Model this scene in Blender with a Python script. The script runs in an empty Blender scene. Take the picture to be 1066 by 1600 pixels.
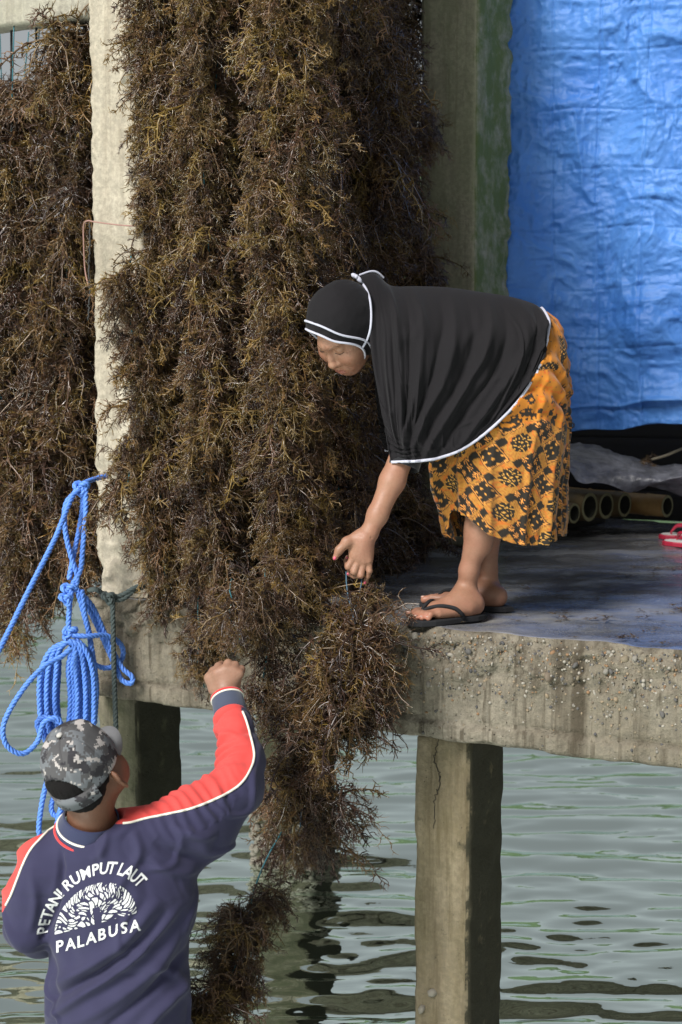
import bpy, math, random
import numpy as np
from mathutils import Vector, Matrix
from mathutils.bvhtree import BVHTree

C = bpy.context.scene
COL = C.collection
R = math.radians
rng = np.random.default_rng(7)
random.seed(7)

# ---------------------------------------------------------------- camera
F_PX, CX, CY, HC = 2600.0, 533.0, 800.0, 2.4
PITCH = math.atan(300.0 / F_PX)
cam_d = bpy.data.cameras.new('camera')
cam_d.sensor_fit = 'VERTICAL'
cam_d.sensor_height = 36.0
cam_d.lens = F_PX / 1600.0 * 36.0
cam_d.clip_start = 0.1
cam_d.clip_end = 2000
cam_d.dof.use_dof = True
cam_d.dof.focus_distance = 4.95
cam_d.dof.aperture_fstop = 4.5
cam = bpy.data.objects.new('camera', cam_d)
cam.location = (0, 0, HC)
cam.rotation_euler = (R(90) - PITCH, 0, 0)
COL.objects.link(cam)
C.camera = cam

# ---------------------------------------------------------------- daylight: soft overcast, brighter from the left
SUN_EL, SUN_AZ = R(41), R(-142)        # azimuth measured from +Y towards +X: light comes from the left, a little behind the camera
w = bpy.data.worlds.new('World')
C.world = w
w.use_nodes = True
nt = w.node_tree
bg = nt.nodes['Background']
sky = nt.nodes.new('ShaderNodeTexSky')
sky.sky_type = 'NISHITA'
sky.sun_disc = False
sky.sun_elevation = SUN_EL
sky.sun_rotation = SUN_AZ
sky.dust_density = 1.0
sky.air_density = 1.0
hsv = nt.nodes.new('ShaderNodeHueSaturation')   # a thin cloud veil: paler than clear sky
hsv.inputs['Saturation'].default_value = 0.28
nt.links.new(sky.outputs[0], hsv.inputs['Color'])
veil = nt.nodes.new('ShaderNodeMix')                     # even high cloud over the whole sky
veil.data_type = 'RGBA'
veil.inputs[0].default_value = 0.4
_rg = [i for i in veil.inputs if i.type == 'RGBA']
nt.links.new(hsv.outputs[0], _rg[0])
_rg[1].default_value = (5.6, 5.95, 6.0, 1)
nt.links.new([o for o in veil.outputs if o.type == 'RGBA'][0], bg.inputs['Color'])
bg.inputs['Strength'].default_value = 0.048
sd = bpy.data.lights.new('sun', 'SUN')
sd.energy = 3.9
sd.angle = R(18)
sd.color = (1.0, 0.98, 0.95)
sun = bpy.data.objects.new('sun', sd)
_s = Vector((math.sin(SUN_AZ) * math.cos(SUN_EL), math.cos(SUN_AZ) * math.cos(SUN_EL), math.sin(SUN_EL)))
sun.rotation_euler = _s.to_track_quat('Z', 'Y').to_euler()
sun.location = (0, 0, 30)
COL.objects.link(sun)
C.view_settings.view_transform = 'Standard'
C.view_settings.look = 'None'
C.view_settings.gamma = 1.0
C.view_settings.use_curve_mapping = False
C.view_settings.exposure = 0.55
C.cycles.max_bounces = 6
C.cycles.diffuse_bounces = 3

# ---------------------------------------------------------------- helpers
def P(px, py, d):
    """A point of the place seen at photo pixel (px, py), d metres in front of the camera."""
    a, b = (px - CX) / F_PX, (CY - py) / F_PX
    fy = math.cos(PITCH) + b * math.sin(PITCH)
    s = d / fy
    return np.array((a * s, d, HC + (-math.sin(PITCH) + b * math.cos(PITCH)) * s))

def G(px, py, z):
    """The point on level z seen at a photo pixel."""
    p = P(px, py, 1.0)
    return np.array((0, 0, HC)) + (p - (0, 0, HC)) * ((z - HC) / (p[2] - HC))

def A(*a):
    return np.array(a, dtype=float)

def unit(v):
    v = np.asarray(v, float)
    return v / np.linalg.norm(v)

def smooth01(x):
    x = np.clip(x, 0, 1)
    return x * x * (3 - 2 * x)

def _hash(ix, iy, iz, seed):
    h = (ix.astype(np.int64) * 374761393 + iy.astype(np.int64) * 668265263 + iz.astype(np.int64) * 2147483647 // 3 + seed * 974634777) & 0xffffffff
    h = ((h ^ (h >> 13)) * 1274126177) & 0xffffffff
    h = ((h ^ (h >> 16)) * 2246822519) & 0xffffffff
    return ((h ^ (h >> 15)) & 0xffff) / 65535.0

def vnoise(p, seed=0):
    p = np.asarray(p, float)
    i = np.floor(p).astype(np.int64)
    f = p - i
    f = f * f * f * (f * (f * 6 - 15) + 10)
    r = 0
    for dx in (0, 1):
        wx = f[..., 0] if dx else 1 - f[..., 0]
        for dy in (0, 1):
            wy = f[..., 1] if dy else 1 - f[..., 1]
            for dz in (0, 1):
                wz = f[..., 2] if dz else 1 - f[..., 2]
                r = r + wx * wy * wz * _hash(i[..., 0] + dx, i[..., 1] + dy, i[..., 2] + dz, seed)
    return r * 2 - 1

def fbm(p, oct=4, seed=0, gain=0.5):
    r, a, q = 0, 1.0, np.asarray(p, float)
    for o in range(oct):
        r = r + a * vnoise(q, seed + o * 17)
        q = q * 2.03 + 11.3
        a *= gain
    return r

def catmull(pts, n):
    """Smooth curve of n points through pts (K, D)."""
    pts = np.asarray(pts, float)
    K = len(pts)
    ext = np.concatenate([(2 * pts[0] - pts[1])[None], pts, (2 * pts[-1] - pts[-2])[None]])
    t = np.linspace(0, K - 1 - 1e-9, n)
    i = np.floor(t).astype(int)
    f = (t - i).reshape((-1,) + (1,) * (pts.ndim - 1))
    p0, p1, p2, p3 = ext[i], ext[i + 1], ext[i + 2], ext[i + 3]
    return 0.5 * (2 * p1 + (p2 - p0) * f + (2 * p0 - 5 * p1 + 4 * p2 - p3) * f ** 2 + (3 * p1 - p0 - 3 * p2 + p3) * f ** 3)

def resample(pts, step):
    pts = np.asarray(pts, float)
    s = np.r_[0, np.cumsum(np.linalg.norm(np.diff(pts, axis=0), axis=1))]
    n = max(3, int(s[-1] / step) + 1)
    t = np.linspace(0, s[-1], n)
    return np.stack([np.interp(t, s, pts[:, k]) for k in range(3)], 1)

# ---- objects
def tag(o, label=None, cat=None, group=None, kind=None):
    if label: o['label'] = label
    if cat: o['category'] = cat
    if group: o['group'] = group
    if kind: o['kind'] = kind
    return o

def thing(name, loc, label, cat, group=None):
    o = bpy.data.objects.new(name, None)
    o.location = loc
    o.empty_display_size = 0.05
    COL.objects.link(o)
    return tag(o, label, cat, group)

def mesh_data(name, V, Fq, mat, smooth=True, col=None, mats=None, midx=None):
    V = np.ascontiguousarray(V, dtype=np.float32).reshape(-1, 3)
    me = bpy.data.meshes.new(name)
    if isinstance(Fq, np.ndarray):
        nf, k = Fq.shape
        me.vertices.add(len(V)); me.vertices.foreach_set('co', V.ravel())
        me.loops.add(nf * k); me.loops.foreach_set('vertex_index', np.ascontiguousarray(Fq, dtype=np.int32).ravel())
        me.polygons.add(nf)
        me.polygons.foreach_set('loop_start', np.arange(0, nf * k, k, dtype=np.int32))
        me.update(calc_edges=True)
    else:
        me.from_pydata([tuple(v) for v in V], [], Fq)
    me.validate()
    if smooth:
        me.polygons.foreach_set('use_smooth', np.ones(len(me.polygons), dtype=bool))
    if col is not None:
        ca = me.color_attributes.new('col', 'FLOAT_COLOR', 'POINT')
        c = np.ones((len(V), 4), np.float32); c[:, :3] = col
        ca.data.foreach_set('color', c.ravel())
    if mats:
        for m in mats: me.materials.append(m)
        if midx is not None: me.polygons.foreach_set('material_index', np.asarray(midx, np.int32))
    elif mat:
        me.materials.append(mat)
    me.update()
    return me

def part(name, V, Fq, mat, parent=None, smooth=True, col=None, loc=None, mats=None, midx=None):
    """One mesh object; V in place coordinates. With a parent it is a part, else a thing of its own at loc."""
    if parent is not None:
        base = np.array(parent['_base']) if '_base' in parent else np.array(parent.location)
        off = base
    else:
        off = np.array(loc if loc is not None else (0, 0, 0), float)
    me = mesh_data(name, np.asarray(V, float).reshape(-1, 3) - off, Fq, mat, smooth, col, mats, midx)
    o = bpy.data.objects.new(name, me)
    COL.objects.link(o)
    if parent is not None:
        o.parent = parent
        o['_base'] = list(off)
    else:
        o.location = off
    return o

def grid_faces(nu, nv, wrap=False):
    """Faces of a (nu, nv) vertex grid; wrap joins the last v to the first."""
    i, j = np.meshgrid(np.arange(nu - 1), np.arange(nv if wrap else nv - 1), indexing='ij')
    j2 = (j + 1) % nv
    return np.stack([i * nv + j, i * nv + j2, (i + 1) * nv + j2, (i + 1) * nv + j], -1).reshape(-1, 4)

def tubes(PL, RAD, sides=4):
    """Many tubes at once: PL (M, n, 3), RAD (M, n) -> verts, quads."""
    PL = np.asarray(PL, float); M, n, _ = PL.shape
    T = np.gradient(PL, axis=1)
    T /= np.linalg.norm(T, axis=2, keepdims=True) + 1e-9
    ref = np.where(np.abs(T[:, :1, 2:3]) > 0.8, A(1, 0, 0), A(0, 0, 1))
    ref = np.repeat(ref, n, 1)
    N = np.cross(T, ref); N /= np.linalg.norm(N, axis=2, keepdims=True) + 1e-9
    B = np.cross(T, N)
    a = np.arange(sides) * 2 * np.pi / sides
    V = PL[:, :, None, :] + np.asarray(RAD)[:, :, None, None] * (np.cos(a)[None, None, :, None] * N[:, :, None] + np.sin(a)[None, None, :, None] * B[:, :, None])
    f = grid_faces(n, sides, True)
    Fq = (np.arange(M)[:, None, None] * (n * sides) + f[None]).reshape(-1, 4)
    return V.reshape(-1, 3), Fq

def frames(pts):
    """Parallel-transported frames along a polyline."""
    T = np.gradient(pts, axis=0); T /= np.linalg.norm(T, axis=1, keepdims=True) + 1e-9
    N = np.zeros_like(pts)
    v = np.cross(T[0], A(0.3, 0.2, 1)); N[0] = v / np.linalg.norm(v)
    for i in range(1, len(pts)):
        v = N[i - 1] - T[i] * np.dot(N[i - 1], T[i]); N[i] = v / (np.linalg.norm(v) + 1e-9)
    return T, N, np.cross(T, N)

def tube(pts, r, sides=8, close=True):
    pts = np.asarray(pts, float); n = len(pts)
    r = np.full(n, r) if np.isscalar(r) else np.asarray(r)
    T, N, B = frames(pts)
    a = np.arange(sides) * 2 * np.pi / sides
    V = pts[:, None] + r[:, None, None] * (np.cos(a)[None, :, None] * N[:, None] + np.sin(a)[None, :, None] * B[:, None])
    V = V.reshape(-1, 3); Fq = grid_faces(n, sides, True)
    if close:
        V = np.vstack([V, pts[0], pts[-1]])
        k = np.arange(sides); k2 = (k + 1) % sides; b = (n - 1) * sides
        Fq = np.vstack([Fq, np.stack([k2, k, np.full(sides, n * sides), np.full(sides, n * sides)], 1), np.stack([b + k, b + k2, np.full(sides, n * sides + 1), np.full(sides, n * sides + 1)], 1)])
        Fl = [tuple(dict.fromkeys(f)) for f in Fq.tolist()]
        return V, Fl
    return V, Fq

def rope_mesh(pts, r, pitch=0.055, sides=5, step=0.006):
    """A laid rope: three strands wound round the path."""
    pts = resample(pts, step)
    T, N, B = frames(pts)
    s = np.r_[0, np.cumsum(np.linalg.norm(np.diff(pts, axis=0), axis=1))]
    VV, FF, off = [], [], 0
    for k in range(3):
        ph = s / pitch * 2 * np.pi + k * 2 * np.pi / 3
        c = pts + 0.5 * r * (np.cos(ph)[:, None] * N + np.sin(ph)[:, None] * B)
        v, f = tube(c, 0.58 * r, sides, close=False)
        VV.append(v); FF.append(f + off); off += len(v)
    return np.vstack(VV), np.vstack(FF)

def merge(*vf):
    VV, FF, off = [], [], 0
    for v, f in vf:
        v = np.asarray(v); f = f if isinstance(f, list) else f.tolist()
        VV.append(v); FF += [tuple(i + off for i in q) for q in f]; off += len(v)
    return np.vstack(VV), FF

def rough_box(half, seg, amp, freq, r=0.012, seed=0, extra=None, oct=4):
    """A box with worn edges, centred on 0: grids on six faces, rounded, then eroded by noise."""
    half = np.asarray(half, float); VV, FF, off = [], [], 0
    for ax in range(3):
        u, v = (ax + 1) % 3, (ax + 2) % 3
        for sg in (-1, 1):
            a = np.linspace(-half[u], half[u], seg[u] + 1); b = np.linspace(-half[v], half[v], seg[v] + 1)
            g = np.zeros((seg[u] + 1, seg[v] + 1, 3))
            g[..., u] = a[:, None]; g[..., v] = b[None]; g[..., ax] = sg * half[ax]
            f = grid_faces(seg[u] + 1, seg[v] + 1)
            if sg > 0: f = f[:, ::-1]
            VV.append(g.reshape(-1, 3)); FF.append(f + off); off += g.shape[0] * g.shape[1]
    V = np.vstack(VV); Fq = np.vstack(FF)
    key = np.round(V * 20000).astype(np.int64)
    _, idx, inv = np.unique(key, axis=0, return_index=True, return_inverse=True)
    V = V[idx]; Fq = inv.reshape(-1)[Fq]
    q = np.clip(V, -half + r, half - r)
    n = V - q; n /= np.linalg.norm(n, axis=1, keepdims=True) + 1e-9
    edge = (np.abs(n) > 0.2).sum(1) > 1
    V = q + n * r
    d = amp * (fbm(V * freq + seed * 3.7, oct, seed) - 0.2)
    d = np.where(edge, np.minimum(d * 2.2, 0.3 * amp), d)
    V = V + n * d[:, None]
    if extra is not None: V = extra(V, n)
    return V, Fq

# ---- signed distance field -> one continuous mesh (surface nets)
class Body:
    def __init__(s, lo, hi, h=0.003):
        s.lo = np.asarray(lo, float); s.h = h
        s.n = np.ceil((np.asarray(hi) - s.lo) / h).astype(int) + 1
        s.f = np.full(s.n, 0.06, np.float32)
    def _box(s, lo, hi, pad):
        a = np.clip(np.floor((lo - pad - s.lo) / s.h).astype(int), 0, s.n - 1)
        b = np.clip(np.ceil((hi + pad - s.lo) / s.h).astype(int) + 1, 1, s.n)
        g = [(s.lo[k] + np.arange(a[k], b[k]) * s.h).astype(np.float32) for k in range(3)]
        return tuple(slice(a[k], b[k]) for k in range(3)), g[0][:, None, None], g[1][None, :, None], g[2][None, None, :]
    def _put(s, sl, d, k, op):
        f = s.f[sl]
        if op == 'sub':
            d = -d
            h = np.maximum(k - np.abs(f - d), 0) / k
            s.f[sl] = np.maximum(f, d) + h * h * k * 0.25
        else:
            h = np.maximum(k - np.abs(f - d), 0) / k
            s.f[sl] = np.minimum(f, d) - h * h * k * 0.25
    def cap(s, a, b, ra, rb=None, k=0.02, op='add', sc=None):
        """Tapered limb from a to b; sc = (axis vector, factor) flattens it along one axis."""
        rb = ra if rb is None else rb
        a = np.asarray(a, float); b = np.asarray(b, float); m = max(ra, rb)
        grow = 1 if sc is None else max(1, sc[1])
        sl, x, y, z = s._box(np.minimum(a, b) - m * grow, np.maximum(a, b) + m * grow, k + 0.03)
        ab = b - a; L2 = float(ab @ ab) + 1e-12
        dx, dy, dz = x - a[0], y - a[1], z - a[2]
        t = np.clip((dx * ab[0] + dy * ab[1] + dz * ab[2]) / L2, 0, 1)
        ex, ey, ez = dx - t * ab[0], dy - t * ab[1], dz - t * ab[2]
        d2 = ex * ex + ey * ey + ez * ez
        if sc is not None:
            n, q = unit(sc[0]), sc[1]
            en = ex * n[0] + ey * n[1] + ez * n[2]
            d2 = d2 + en * en * (1 / (q * q) - 1)
        s._put(sl, np.sqrt(d2) - (ra + (rb - ra) * t), k, op)
    def chain(s, pts, rad, k=0.02, **kw):
        for i in range(len(pts) - 1): s.cap(pts[i], pts[i + 1], rad[i], rad[i + 1], k, **kw)
    def ell(s, c, axes, r, k=0.02, op='add'):
        c = np.asarray(c, float); r = np.asarray(r, float); m = r.max()
        sl, x, y, z = s._box(c - m, c + m, k + 0.03)
        q = 0; q2 = 0
        for ax, rr in zip(axes, r):
            e = ((x - c[0]) * ax[0] + (y - c[1]) * ax[1] + (z - c[2]) * ax[2])
            q = q + (e / rr) ** 2; q2 = q2 + (e / (rr * rr)) ** 2
        k0 = np.sqrt(q); k1 = np.sqrt(q2) + 1e-9
        s._put(sl, k0 * (k0 - 1) / k1, k, op)
    def mesh(s):
        f = s.f; ins = f < 0
        c = np.zeros(tuple(s.n - 1), np.int8)
        off = [(i, j, k) for i in (0, 1) for j in (0, 1) for k in (0, 1)]
        N = s.n
        def sub(a, o): return a[o[0]:N[0] - 1 + o[0], o[1]:N[1] - 1 + o[1], o[2]:N[2] - 1 + o[2]]
        for o in off: c += sub(ins, o)
        act = (c > 0) & (c < 8)
        idx = np.argwhere(act)
        vid = np.full(act.shape, -1, np.int32); vid[act] = np.arange(len(idx))
        acc = np.zeros((len(idx), 3)); cnt = np.zeros(len(idx))
        fv = {o: f[idx[:, 0] + o[0], idx[:, 1] + o[1], idx[:, 2] + o[2]] for o in off}
        for a_ in off:
            for ax in range(3):
                if a_[ax] == 0:
                    b_ = tuple(1 if q == ax else a_[q] for q in range(3))
                    fa, fb = fv[a_], fv[b_]
                    m = (fa < 0) != (fb < 0)
                    t = np.where(m, fa / np.where(fa == fb, 1, fa - fb), 0)
                    p = np.tile(np.array(a_, float), (len(idx), 1)); p[:, ax] = t
                    acc[m] += p[m]; cnt[m] += 1
        V = s.lo + (idx + acc / cnt[:, None]) * s.h
        quads = []
        for ax in range(3):
            u, v = (ax + 1) % 3, (ax + 2) % 3
            sl0 = [slice(None)] * 3; sl1 = [slice(None)] * 3
            sl0[ax] = slice(0, N[ax] - 1); sl1[ax] = slice(1, N[ax])
            A0, A1 = ins[tuple(sl0)], ins[tuple(sl1)]
            e = np.argwhere(A0 != A1)
            e = e[(e[:, u] > 0) & (e[:, v] > 0) & (e[:, u] < N[u] - 1) & (e[:, v] < N[v] - 1)]
            du = np.zeros(3, int); du[u] = 1; dv = np.zeros(3, int); dv[v] = 1
            g = lambda q: vid[q[:, 0], q[:, 1], q[:, 2]]
            q = np.stack([g(e - du - dv), g(e - dv), g(e), g(e - du)], 1)
            flip = ~A0[e[:, 0], e[:, 1], e[:, 2]]
            q[flip] = q[flip][:, ::-1]
            quads.append(q)
        q = np.vstack(quads); q = q[(q >= 0).all(1)]
        return V, q

def vert_normals(V, Fq):
    n = np.cross(V[Fq[:, 2]] - V[Fq[:, 0]], V[Fq[:, 3]] - V[Fq[:, 1]])
    N = np.zeros_like(V)
    for k in range(4): np.add.at(N, Fq[:, k], n)
    return N / (np.linalg.norm(N, axis=1, keepdims=True) + 1e-12)

def relax(V, Fq, it=2, lam=0.5):
    for _ in range(it):
        S = np.zeros_like(V); cnt = np.zeros(len(V))
        for k in range(4):
            for j in (1, 3):
                np.add.at(S, Fq[:, k], V[Fq[:, (k + j) % 4]]); np.add.at(cnt, Fq[:, k], 1)
        V = V + lam * (S / np.maximum(cnt, 1)[:, None] - V)
    return V

# ---- materials
class NB:
    def __init__(s, name):
        s.m = bpy.data.materials.new(name); s.m.use_nodes = True
        s.t = s.m.node_tree; s.b = s.t.nodes['Principled BSDF']
        s.out = s.t.nodes['Material Output']; s._c = None
    def n(s, typ, **kw):
        nd = s.t.nodes.new('ShaderNode' + typ)
        for k, v in kw.items():
            if hasattr(nd, k) and not k[0].isupper(): setattr(nd, k, v)
            else: s.inp(nd, k.replace('_', ' '), v)
        return nd
    def inp(s, nd, k, v):
        i = nd.inputs[int(k)] if str(k).isdigit() else nd.inputs[k]
        if hasattr(v, 'is_linked') or hasattr(v, 'links'): s.t.links.new(v, i)
        elif hasattr(i.default_value, '__len__') and hasattr(v, '__len__') and len(v) == 3 and len(i.default_value) == 4: i.default_value = (*v, 1)
        else: i.default_value = v
    def coord(s):
        if s._c is None: s._c = s.n('TexCoord').outputs['Object']
        return s._c
    def map(s, scale=(1, 1, 1), loc=(0, 0, 0), src=None):
        nd = s.n('Mapping'); s.inp(nd, 'Vector', src or s.coord()); nd.inputs['Scale'].default_value = scale; nd.inputs['Location'].default_value = loc
        return nd.outputs[0]
    def noise(s, scale, detail=4, rough=0.55, vec=None, dist=0.0):
        nd = s.n('TexNoise'); s.inp(nd, 'Vector', vec or s.coord())
        nd.inputs['Scale'].default_value = scale; nd.inputs['Detail'].default_value = detail
        nd.inputs['Roughness'].default_value = rough; nd.inputs['Distortion'].default_value = dist
        return nd.outputs['Fac']
    def voro(s, scale, vec=None, feature='F1', out='Distance'):
        nd = s.n('TexVoronoi'); nd.feature = feature; s.inp(nd, 'Vector', vec or s.coord()); nd.inputs['Scale'].default_value = scale
        return nd.outputs[out]
    def ramp(s, fac, stops, interp='LINEAR'):
        nd = s.n('ValToRGB'); s.inp(nd, 'Fac', fac); e = nd.color_ramp.elements; nd.color_ramp.interpolation = interp
        while len(e) < len(stops): e.new(0.5)
        for el, (p, c) in zip(e, stops):
            el.position = p; el.color = (*c, 1) if hasattr(c, '__len__') else (c, c, c, 1)
        return nd.outputs['Color']
    def mix(s, fac, a, b, mode='MIX'):
        nd = s.n('Mix'); nd.data_type = 'RGBA'; nd.blend_type = mode
        ins = [i for i in nd.inputs if i.type == 'RGBA']
        for i, v in ((nd.inputs[0], fac), (ins[0], a), (ins[1], b)):
            if hasattr(v, 'links'): s.t.links.new(v, i)
            elif hasattr(v, '__len__'): i.default_value = (*v, 1)
            else: i.default_value = v
        return [o for o in nd.outputs if o.type == 'RGBA'][0]
    def math(s, op, a, b=0.0, c=0.0):
        nd = s.n('Math'); nd.operation = op
        for i, v in enumerate((a, b, c)):
            if hasattr(v, 'links'): s.t.links.new(v, nd.inputs[i])
            else: nd.inputs[i].default_value = v
        return nd.outputs[0]
    def bump(s, h, strength=0.3, dist=0.01, normal=None):
        nd = s.n('Bump'); s.inp(nd, 'Height', h); nd.inputs['Strength'].default_value = strength; nd.inputs['Distance'].default_value = dist
        if normal: s.inp(nd, 'Normal', normal)
        return nd.outputs[0]
    def set(s, **kw):
        for k, v in kw.items(): s.inp(s.b, k.replace('_', ' '), v)
        return s.m
    def attr(s, name='col'):
        return s.n('Attribute', attribute_name=name).outputs['Color']

def plain(name, col, rough=0.6, bump=None, spec=0.5, var=0.0, **kw):
    n = NB(name)
    c = col
    if var: c = n.mix(n.noise(9, 4), tuple(x * (1 - var) for x in col), tuple(min(1, x * (1 + var)) for x in col))
    n.set(Base_Color=c, Roughness=rough, Specular_IOR_Level=spec, **kw)
    if bump: n.set(Normal=n.bump(n.noise(bump[0], 5), bump[1], bump[2]))
    return n.m
# ================================================================ materials of the setting
def concrete(name, a, b, dark, moss=None, moss_amt=0.0, streak=0.5, rough=0.9, bump=0.5, pit=0.5):
    n = NB(name)
    big = n.noise(2.2, 6, 0.62)
    c = n.mix(n.ramp(big, [(0.35, 0), (0.65, 1)]), a, b)
    fine = n.noise(55, 5, 0.7)
    c = n.mix(n.ramp(fine, [(0.42, 0.75), (0.62, 0)]), c, tuple(x * 0.55 for x in a))
    st = n.noise(1.0, 5, 0.65, n.map((14, 14, 1.1)))
    c = n.mix(n.math('MULTIPLY', n.ramp(st, [(0.46, 0), (0.68, 1)]), streak), c, dark)
    st2 = n.noise(1.0, 3, 0.6, n.map((44, 44, 1.6), (7, 3, 1)))
    c = n.mix(n.math('MULTIPLY', n.ramp(st2, [(0.54, 0), (0.66, 1)]), streak * 0.8), c, dark)
    if moss:
        mo = n.noise(3.5, 6, 0.7, n.map((1.6, 1.6, 0.7), (3, 1, 2)))
        c = n.mix(n.math('MULTIPLY', n.ramp(mo, [(0.36, 0), (0.6, 1)]), moss_amt), c, moss)
    pv = n.voro(70, dist_vec(n)); pits = n.ramp(pv, [(0.05, 1), (0.16, 0)])
    pm = n.math('MULTIPLY', pits, n.ramp(n.noise(12, 3), [(0.5, 0), (0.6, pit)]))
    c = n.mix(pm, c, tuple(x * 0.35 for x in dark))
    n.set(Base_Color=c, Roughness=rough, Specular_IOR_Level=0.3)
    h = n.math('ADD', n.math('MULTIPLY', fine, 0.5), n.math('SUBTRACT', n.noise(18, 6, 0.65), n.math('MULTIPLY', pm, 0.7)))
    n.set(Normal=n.bump(h, bump, 0.012))
    return n.m

def dist_vec(n):
    nd = n.n('Mix'); nd.data_type = 'RGBA'
    return n.mix(0.03, n.coord(), n.n('TexNoise', Scale=9.0).outputs['Color'])

def side_shade_moss(name, side_tone=(0.022, 0.021, 0.012), lo=0.60, hi=0.74, **kw):  # default dark tone paints shade on right faces; the green tone is moss
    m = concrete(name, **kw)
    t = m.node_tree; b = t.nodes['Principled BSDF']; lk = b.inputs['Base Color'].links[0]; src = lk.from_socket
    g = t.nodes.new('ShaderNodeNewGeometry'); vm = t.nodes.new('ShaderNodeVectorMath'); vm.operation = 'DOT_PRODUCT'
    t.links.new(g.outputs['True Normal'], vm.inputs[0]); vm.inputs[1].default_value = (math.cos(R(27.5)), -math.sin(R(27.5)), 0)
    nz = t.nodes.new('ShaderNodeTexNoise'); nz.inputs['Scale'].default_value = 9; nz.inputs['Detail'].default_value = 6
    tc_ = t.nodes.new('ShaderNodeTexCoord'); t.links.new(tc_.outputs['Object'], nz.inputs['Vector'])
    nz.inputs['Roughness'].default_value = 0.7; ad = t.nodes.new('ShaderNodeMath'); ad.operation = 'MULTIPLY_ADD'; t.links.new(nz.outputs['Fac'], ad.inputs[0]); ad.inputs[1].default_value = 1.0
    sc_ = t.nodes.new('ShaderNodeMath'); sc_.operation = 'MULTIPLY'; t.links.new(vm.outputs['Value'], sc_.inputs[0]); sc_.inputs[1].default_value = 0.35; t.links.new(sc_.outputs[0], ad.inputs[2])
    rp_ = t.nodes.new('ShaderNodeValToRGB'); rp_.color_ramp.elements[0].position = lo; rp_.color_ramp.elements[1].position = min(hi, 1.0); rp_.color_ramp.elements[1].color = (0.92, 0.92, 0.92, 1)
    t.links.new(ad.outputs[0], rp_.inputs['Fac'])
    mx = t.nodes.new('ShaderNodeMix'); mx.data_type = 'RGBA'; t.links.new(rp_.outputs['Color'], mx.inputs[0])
    ii = [i for i in mx.inputs if i.type == 'RGBA']; t.links.new(src, ii[0]); ii[1].default_value = (*side_tone, 1)
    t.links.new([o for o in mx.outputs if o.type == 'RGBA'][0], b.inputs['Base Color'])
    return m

M = {}
M['post_pale'] = concrete('pale_concrete', (0.46, 0.41, 0.325), (0.37, 0.32, 0.245), (0.20, 0.165, 0.12), streak=0.5, bump=0.55)
M['beam'] = concrete('mottled_concrete', (0.42, 0.39, 0.32), (0.28, 0.26, 0.2), (0.16, 0.14, 0.1), streak=0.3)
M['pile'] = side_shade_moss('stained_shaded_pile_concrete', a=(0.30, 0.25, 0.17), b=(0.22, 0.175, 0.115), dark=(0.085, 0.064, 0.038), moss=(0.10, 0.08, 0.035), moss_amt=0.5, streak=0.7, bump=0.7)  # stains and moss, plus a right face darkened in colour as shade
M['pile_dark'] = side_shade_moss('mossy_shaded_pile_concrete', a=(0.20, 0.175, 0.125), b=(0.13, 0.115, 0.08), dark=(0.05, 0.042, 0.03), moss=(0.045, 0.05, 0.022), moss_amt=0.7, streak=0.7, bump=0.7)  # moss all over; shade of the right side put into the colour
M['back_post'] = side_shade_moss('mossy_post_concrete', side_tone=(0.085, 0.115, 0.03), lo=0.68, hi=0.90, a=(0.38, 0.345, 0.265), b=(0.31, 0.28, 0.205), dark=(0.14, 0.125, 0.085), moss=(0.20, 0.22, 0.13), moss_amt=0.5, streak=0.6)
M['slab'] = concrete('rough_slab_concrete', (0.25, 0.22, 0.17), (0.165, 0.14, 0.10), (0.06, 0.048, 0.032), streak=0.95, bump=1.3, pit=1.0)

def deck_mat():
    n = NB('wet_deck_concrete')
    big = n.noise(1.6, 6, 0.6, n.map((1, 2.2, 1)))
    wet = n.ramp(big, [(0.36, 0), (0.52, 1)])
    c = n.mix(n.ramp(n.noise(4, 6, 0.65), [(0.35, 0), (0.65, 1)]), (0.15, 0.145, 0.135), (0.23, 0.22, 0.205))
    grit = n.ramp(n.voro(190), [(0.18, 1), (0.34, 0)])
    gm = n.math('MULTIPLY', grit, n.ramp(n.noise(7, 4), [(0.34, 0.25), (0.56, 1.0)]))
    sep = n.n('SeparateXYZ'); n.inp(sep, 0, n.coord())
    pos = n.math('ADD', n.math('MULTIPLY', sep.outputs[0], 0.30), n.math('MULTIPLY', sep.outputs[1], -0.13))   # worn blue paint, more of it towards the open corner
    bl = n.ramp(n.math('ADD', n.math('ADD', pos, 0.62), n.math('MULTIPLY', n.noise(2.6, 6, 0.65, n.map((1, 2.6, 1), (4, 0, 0))), 1.0)), [(0.58, 0), (0.80, 1)])
    c = n.mix(wet, c, (0.095, 0.095, 0.098))
    c = n.mix(n.math('MULTIPLY', bl, 0.7), c, (0.075, 0.105, 0.21))
    c = n.mix(gm, c, (0.36, 0.36, 0.38))
    spots = n.ramp(n.voro(26, n.map((1, 1.8, 1))), [(0.06, 1), (0.12, 0)])
    c = n.mix(n.math('MULTIPLY', spots, 0.7), c, (0.035, 0.028, 0.02))
    n.set(Base_Color=c, Roughness=n.ramp(wet, [(0, 0.5), (1, 0.13)]), Specular_IOR_Level=0.75)
    h = n.math('ADD', n.noise(60, 5, 0.7), n.math('MULTIPLY', grit, 0.5))
    n.set(Normal=n.bump(n.math('MULTIPLY', h, n.ramp(wet, [(0, 1.0), (1, 0.35)])), 0.4, 0.005))
    return n.m
M['deck'] = deck_mat()

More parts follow.
